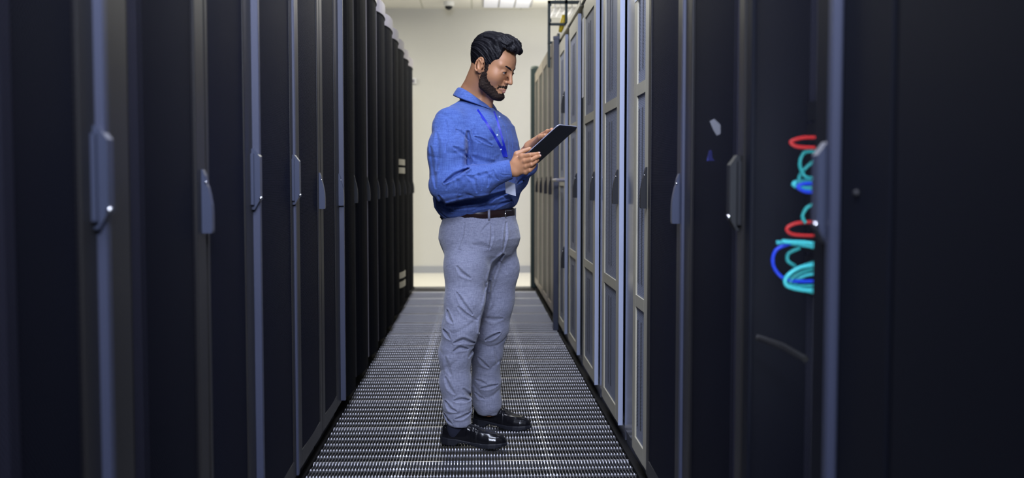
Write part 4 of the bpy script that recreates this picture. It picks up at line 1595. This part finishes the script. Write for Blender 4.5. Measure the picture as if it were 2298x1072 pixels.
# hems: cut each leg end flat and slightly slanted
hn0 = P(1030, 954, 4.45)
hf0 = P(1097, 930, 4.765)
legn = (Y + (X - 0.0) * 0.45 < 4.66)
cutn = -(Z - hn0.z) + 0.10 * (X - hn0.x) * -1
cutf = -(Z - hf0.z) + 0.06 * (X - hf0.x) * -1
low_ = Z < 0.3
TR_.d = np.where(low_, np.maximum(TR_.d, np.where(legn, cutn, cutf)), TR_.d).astype(F32)
YT = 4.42
for pts, amp, wd in (([(1103, 503), (1104, 530), (1098, 560)], 0.004, 0.004),
                     ([(1137, 500), (1136, 530), (1130, 565)], 0.005, 0.005),
                     ([(1130, 575), (1115, 595), (1104, 625), (1100, 660)], 0.010, 0.009),
                     ([(1100, 640), (1096, 680), (1086, 715), (1078, 745)], 0.008, 0.009),
                     ([(1026, 596), (1036, 610), (1056, 622)], 0.0045, 0.006),
                     ([(1026, 655), (1040, 678), (1060, 702)], 0.0055, 0.006),
                     ([(1028, 685), (1044, 700), (1070, 716)], 0.003, 0.006),
                     ([(1004, 695), (1008, 712), (1016, 720)], 0.006, 0.006),
                     ([(996, 738), (1003, 748), (1010, 756)], 0.007, 0.006),
                     ([(1020, 765), (1040, 758), (1064, 768)], 0.006, 0.007),
                     ([(1018, 785), (1032, 776), (1050, 780)], 0.006, 0.006),
                     ([(1064, 783), (1058, 790), (1052, 800)], 0.004, 0.006),
                     ([(1090, 780), (1106, 772), (1124, 762)], 0.008, 0.006),
                     ([(1088, 726), (1106, 730), (1130, 728)], 0.003, 0.008),
                     ([(1074, 824), (1086, 838), (1098, 848)], 0.005, 0.006),
                     ([(1112, 800), (1118, 818), (1120, 840)], 0.003, 0.006),
                     ([(1080, 900), (1098, 896), (1120, 892)], 0.006, 0.006),
                     ([(1068, 880), (1080, 884), (1094, 890)], 0.004, 0.006),
                     ([(1066, 912), (1076, 922), (1088, 926)], 0.004, 0.005),
                     ([(1000, 845), (1008, 865), (1020, 880)], 0.004, 0.007),
                     ([(1000, 900), (1010, 915), (1024, 920)], 0.006, 0.006),
                     ([(1020, 896), (1036, 894), (1054, 898)], 0.005, 0.006),
                     ([(1022, 938), (1038, 934), (1056, 926)], 0.006, 0.005),
                     ([(996, 930), (1006, 944), (1014, 950)], 0.005, 0.005),
                     ([(1040, 870), (1050, 884), (1058, 896)], 0.005, 0.006),
                     ([(1000, 800), (1004, 820), (1012, 838)], 0.003, 0.008),
                     ([(1042, 500), (1038, 530), (1026, 560), (1040, 562)], 0.003, 0.004),
                     ([(1080, 520), (1092, 508), (1100, 500)], 0.003, 0.005),
                     ([(1140, 620), (1128, 600), (1122, 590)], 0.003, 0.006),
                     ([(1060, 548), (1080, 552), (1100, 556)], 0.002, 0.009)):
    groove(TR_, pts, YT, amp * 1.45, wd * 1.1, 4.90)
rg_ = noise3(X * 1.0 - 0.5 * Z, Y, Z * 1.1, 24, 9)
TR_.d += (0.0045 * np.clip(1 - np.abs(rg_) * 3.2, 0, 1) ** 2 * np.clip((0.75 - Z) / 0.3, 0.15, 1)).astype(F32)
TR_.d += (0.0020 * noise3(X, Y, Z, 26, 5) + 0.0008 * noise3(X, Y, Z, 80, 2)).astype(F32)
trv, trf = TR_.tris()
trousers = mesh_obj('trousers', [(trv, trf)], 'trousers', man, MO)


# belt and its buckle, loops
def ring_strip(name, m, parent, z0, z1, a, b, th, p0=0, p1=360, cf=0.004, n=72, tilt=0.0):
    mm = MB()
    vs, fs = [], []
    full = abs(p1 - p0) >= 360
    for i in range(n + (0 if full else 1)):
        ph = R(p0 + (p1 - p0) * i / n)
        cc = abs(math.cos(ph)) ** (2 / 2.35) * (1 if math.cos(ph) >= 0 else -1)
        s2 = abs(math.sin(ph)) ** (2 / 2.35) * (1 if math.sin(ph) >= 0 else -1)
        for (k, z) in ((0, z0), (th, z0), (th, z1), (0, z1)):
            vs.append(B(cf + (b + k) * cc, (a + k) * s2, z + tilt * cc))
    m_ = n + (0 if full else 1)
    for i in range(n):
        j = (i + 1) % m_
        for k in range(4):
            k2 = (k + 1) % 4
            fs.append((4 * i + k, 4 * i + k2, 4 * j + k2, 4 * j + k))
    if not full:
        fs += [(0, 1, 2, 3), (4 * n + 3, 4 * n + 2, 4 * n + 1, 4 * n)]
    mm.add(vs, fs)
    return mm.build(name, m, parent, MO, True)


belt = ring_strip('belt', 'belt', man, 0.976, 1.019, 0.160, 0.136, 0.006, tilt=-0.011)
ring_strip('belt_loop', 'trousers', trousers, 0.962, 1.012, 0.1675, 0.1435, 0.003, 37, 41, n=4)
ring_strip('belt_loop', 'trousers', trousers, 0.962, 1.012, 0.1675, 0.1435, 0.003, -42, -38, n=4)
ring_strip('buckle', 'chrome', belt, 0.966, 1.004, 0.1648, 0.1408, 0.003, 3, 5, n=2)
ring_strip('buckle', 'chrome', belt, 0.966, 0.970, 0.1648, 0.1408, 0.003, -9, 4, n=6)
ring_strip('buckle', 'chrome', belt, 1.000, 1.004, 0.1648, 0.1408, 0.003, -9, 4, n=6)
# dark strap end of a pocket flap at the back
MB().tube([P(1001, 497, 4.55), P(994, 492, 4.56), P(988, 486, 4.57)], [0.004, 0.006, 0.003], 6).build('pocket_tab', 'rack_black', trousers, MO, True)

# lanyard and badge laid on the shirt
dg = shirt.data
bvh = BVHTree.FromPolygons([Vector(v.co) + Vector(MO) for v in dg.vertices], [list(p.vertices) for p in dg.polygons])


def hit(px, py, off=0.002):
    o_ = Vector((0, 0, CAMZ))
    d_ = (P(px, py, 4.0) - o_).normalized()
    h_ = bvh.ray_cast(o_, d_)
    if h_[0] is None:
        return P(px, py, 4.46)
    return h_[0] - d_ * off


def ribbon(pp, wd, name, m, parent, th=0.0012, n=10):
    pts = []
    for i in range(len(pp) - 1):
        for k in range(n):
            u_ = k / n
            pts.append(hit(pp[i][0] + (pp[i + 1][0] - pp[i][0]) * u_, pp[i][1] + (pp[i + 1][1] - pp[i][1]) * u_, 0.003))
    pts.append(hit(pp[-1][0], pp[-1][1], 0.003))
    for _ in range(3):
        pts = [pts[0]] + [(pts[i - 1] + pts[i] * 2 + pts[i + 1]) / 4 for i in range(1, len(pts) - 1)] + [pts[-1]]
    vw = Vector((0, -1, 0))
    vs, fs = [], []
    for i, p in enumerate(pts):
        t_ = (pts[min(i + 1, len(pts) - 1)] - pts[max(i - 1, 0)]).normalized()
        s_ = t_.cross(vw).normalized() * wd / 2
        s_ = s_ + FW * 0
        for a_, b_ in ((1, 0), (1, 1), (-1, 1), (-1, 0)):
            vs.append(p + s_ * a_ + vw * (th * b_ + 0.001))
    for i in range(len(pts) - 1):
        for k in range(4):
            k2 = (k + 1) % 4
            fs.append((4 * i + k, 4 * i + k2, 4 * i + 4 + k2, 4 * i + 4 + k))
    fs += [(0, 1, 2, 3), (4 * len(pts) - 1, 4 * len(pts) - 2, 4 * len(pts) - 3, 4 * len(pts) - 4)]
    return MB().add(vs, fs).build(name, m, parent, MO)


lan = ribbon([(1071, 246), (1092, 276), (1112, 308), (1126, 334), (1132, 352)], 0.011, 'lanyard', 'lanyard', man)
ribbon([(1108, 250), (1116, 272), (1124, 300), (1132, 330), (1137, 352)], 0.010, 'strap', 'lanyard', lan)
ribbon([(1126, 328), (1131, 340), (1134, 353)], 0.019, 'strap', 'lanyard', lan)
bq = [P(1133, 404, 4.405), P(1156, 412, 4.385), P(1158, 440, 4.385), P(1135, 433, 4.405)]
m_ = MB()
nn_ = Vector((0, 0.003, 0))
m_.add(bq + [p + nn_ for p in bq], [(0, 1, 2, 3), (7, 6, 5, 4), (0, 4, 5, 1), (1, 5, 6, 2), (2, 6, 7, 3), (3, 7, 4, 0)])
m_.build('badge', 'badge', lan, MO)
for (px_, py_) in ((1116, 303), (1121, 262), (1124, 335)):
    h_ = hit(px_, py_, 0.0015)
    MB().sphere(h_, 0.0042, 0.0018, 0.0042).build('button', 'button', shirt, MO, True)
h_ = hit(1175, 405, 0.001)
MB().sphere(h_, 0.004, 0.002, 0.004).build('button', 'rack_black', shirt, MO, True)


# ---------------- shoes (worn: parts of the person)
def shoe(heel, ang, L=0.292):
    fx = Vector((math.cos(ang), math.sin(ang), 0))
    fy = Vector((-math.sin(ang), math.cos(ang), 0))
    # width profile, upper height
    xs_ = [0.0, 0.012, 0.04, 0.09, 0.14, 0.19, 0.225, 0.255, 0.278, 0.292]
    wsl = [0.006, 0.024, 0.034, 0.034, 0.037, 0.046, 0.048, 0.041, 0.026, 0.006]
    sg = Grid((-0.01, -0.065, -0.005), (L + 0.02, 0.065, 0.15), 0.0022)
    X_, Y_, Z_ = sg.x[:, None, None], sg.y[None, :, None], sg.z[None, None, :]
    wv = np.interp(sg.x, xs_, wsl)[:, None, None]
    ext = np.maximum(-sg.x, sg.x - L)[:, None, None]
    plan = np.maximum(np.abs(Y_) - wv, ext)
    # sole: thin forefoot, heel block with arch notch, lugged underside
    top_ = np.interp(sg.x, [0, 0.08, 0.13, 0.2, 0.292], [0.034, 0.030, 0.024, 0.021, 0.024])[:, None, None]
    bot_ = np.interp(sg.x, [0, 0.01, 0.075, 0.085, 0.13, 0.18, 0.25, 0.292], [0.003, 0.0, 0.0, 0.012, 0.012, 0.002, 0.0, 0.011])[:, None, None]
    lug = 0.003 * (np.sin(X_ * 520) > 0.2)
    ds = np.maximum(plan - 0.003, np.maximum(Z_ - top_, bot_ + lug - Z_))
    sv, sf_ = sg.tris(ds.astype(F32))
    # upper
    hz = np.interp(sg.x, [0, 0.008, 0.02, 0.06, 0.10, 0.125, 0.16, 0.20, 0.235, 0.265, 0.285, 0.292], [0.05, 0.078, 0.088, 0.080, 0.084, 0.092, 0.083, 0.068, 0.060, 0.054, 0.042, 0.026])[:, None, None]
    n = 2.6
    zz = np.maximum(Z_ - 0.016, 0) / np.maximum(hz - 0.016, 0.004)
    q = (np.abs(Y_ / np.maximum(wv - 0.001, 0.003)) ** n + zz ** n) ** (1 / n)
    du = (q - 1) * np.minimum(wv, hz)
    du = np.maximum(du, np.maximum(ext, 0.017 - Z_))
    # opening for the ankle
    op = (np.sqrt(((X_ - 0.068) / 0.056) ** 2 + (Y_ / 0.026) ** 2) - 1) * 0.026
    op = np.maximum(op, 0.060 - Z_)
    du = np.maximum(du, -op)
    # moccasin seam and penny strap
    seam = np.abs(np.sqrt(((X_ - 0.165) / 0.085) ** 2 + (Y_ / 0.034) ** 2) - 1) * 0.034
    du = du - 0.0022 * np.exp(-(seam / 0.0035) ** 2) * (X_ > 0.12)
    du = du - 0.0025 * ((X_ > 0.142) & (X_ < 0.170) & (np.abs(Y_) > 0.010)) + 0.0012 * (np.abs(X_ - 0.155) < 0.0015)
    uv, uf = sg.tris(du.astype(F32))

    def tw(v):
        return np.array(heel)[None, :] + v[:, 0:1] * np.array(fx) + v[:, 1:2] * np.array(fy) + v[:, 2:3] * np.array((0, 0, 1))
    o_ = mesh_obj('shoe', [(tw(uv), uf)], 'leather', man, MO)
    mesh_obj('sole', [(tw(sv), sf_)], 'sole', o_, MO)
    # sock
    kg = Grid((0.0, -0.05, 0.02), (0.15, 0.05, 0.20), 0.003)
    kg.cap((0.062, 0, 0.05), (0.058, 0, 0.15), 0.033, 0.038, 0.0)
    kg.cap((0.062, 0, 0.06), (0.115, 0, 0.068), 0.028, 0.018, 0.02)
    kv, kf_ = kg.tris()
    mesh_obj('sock', [(tw(kv), kf_)], 'sock', man, MO)


def ground(px, py):
    d_ = P(px, py, 1.0) - Vector((0, 0, CAMZ))
    k_ = -CAMZ / d_.z
    return Vector((d_.x * k_, d_.y * k_, 0.0))


hN, tN = ground(990, 998), ground(1140, 1002)
hN.y, tN.y = 4.475, 4.385
hF, tF = ground(1062, 955), ground(1204, 974)
hF.y, tF.y = 4.83, 4.69
hN = Vector((P(991, 998, 4.475).x, 4.475, 0.0005))
hF = Vector((P(1063, 950, 4.83).x, 4.83, 0.0005))
tN = Vector((P(1138, 998, 4.385).x, 4.385, 0))
tF = Vector((P(1204, 965, 4.68).x, 4.68, 0))
for a_, b_ in ((hN, tN), (hF, tF)):
    v_ = b_ - a_
    shoe(a_, math.atan2(v_.y, v_.x), L=0.292)
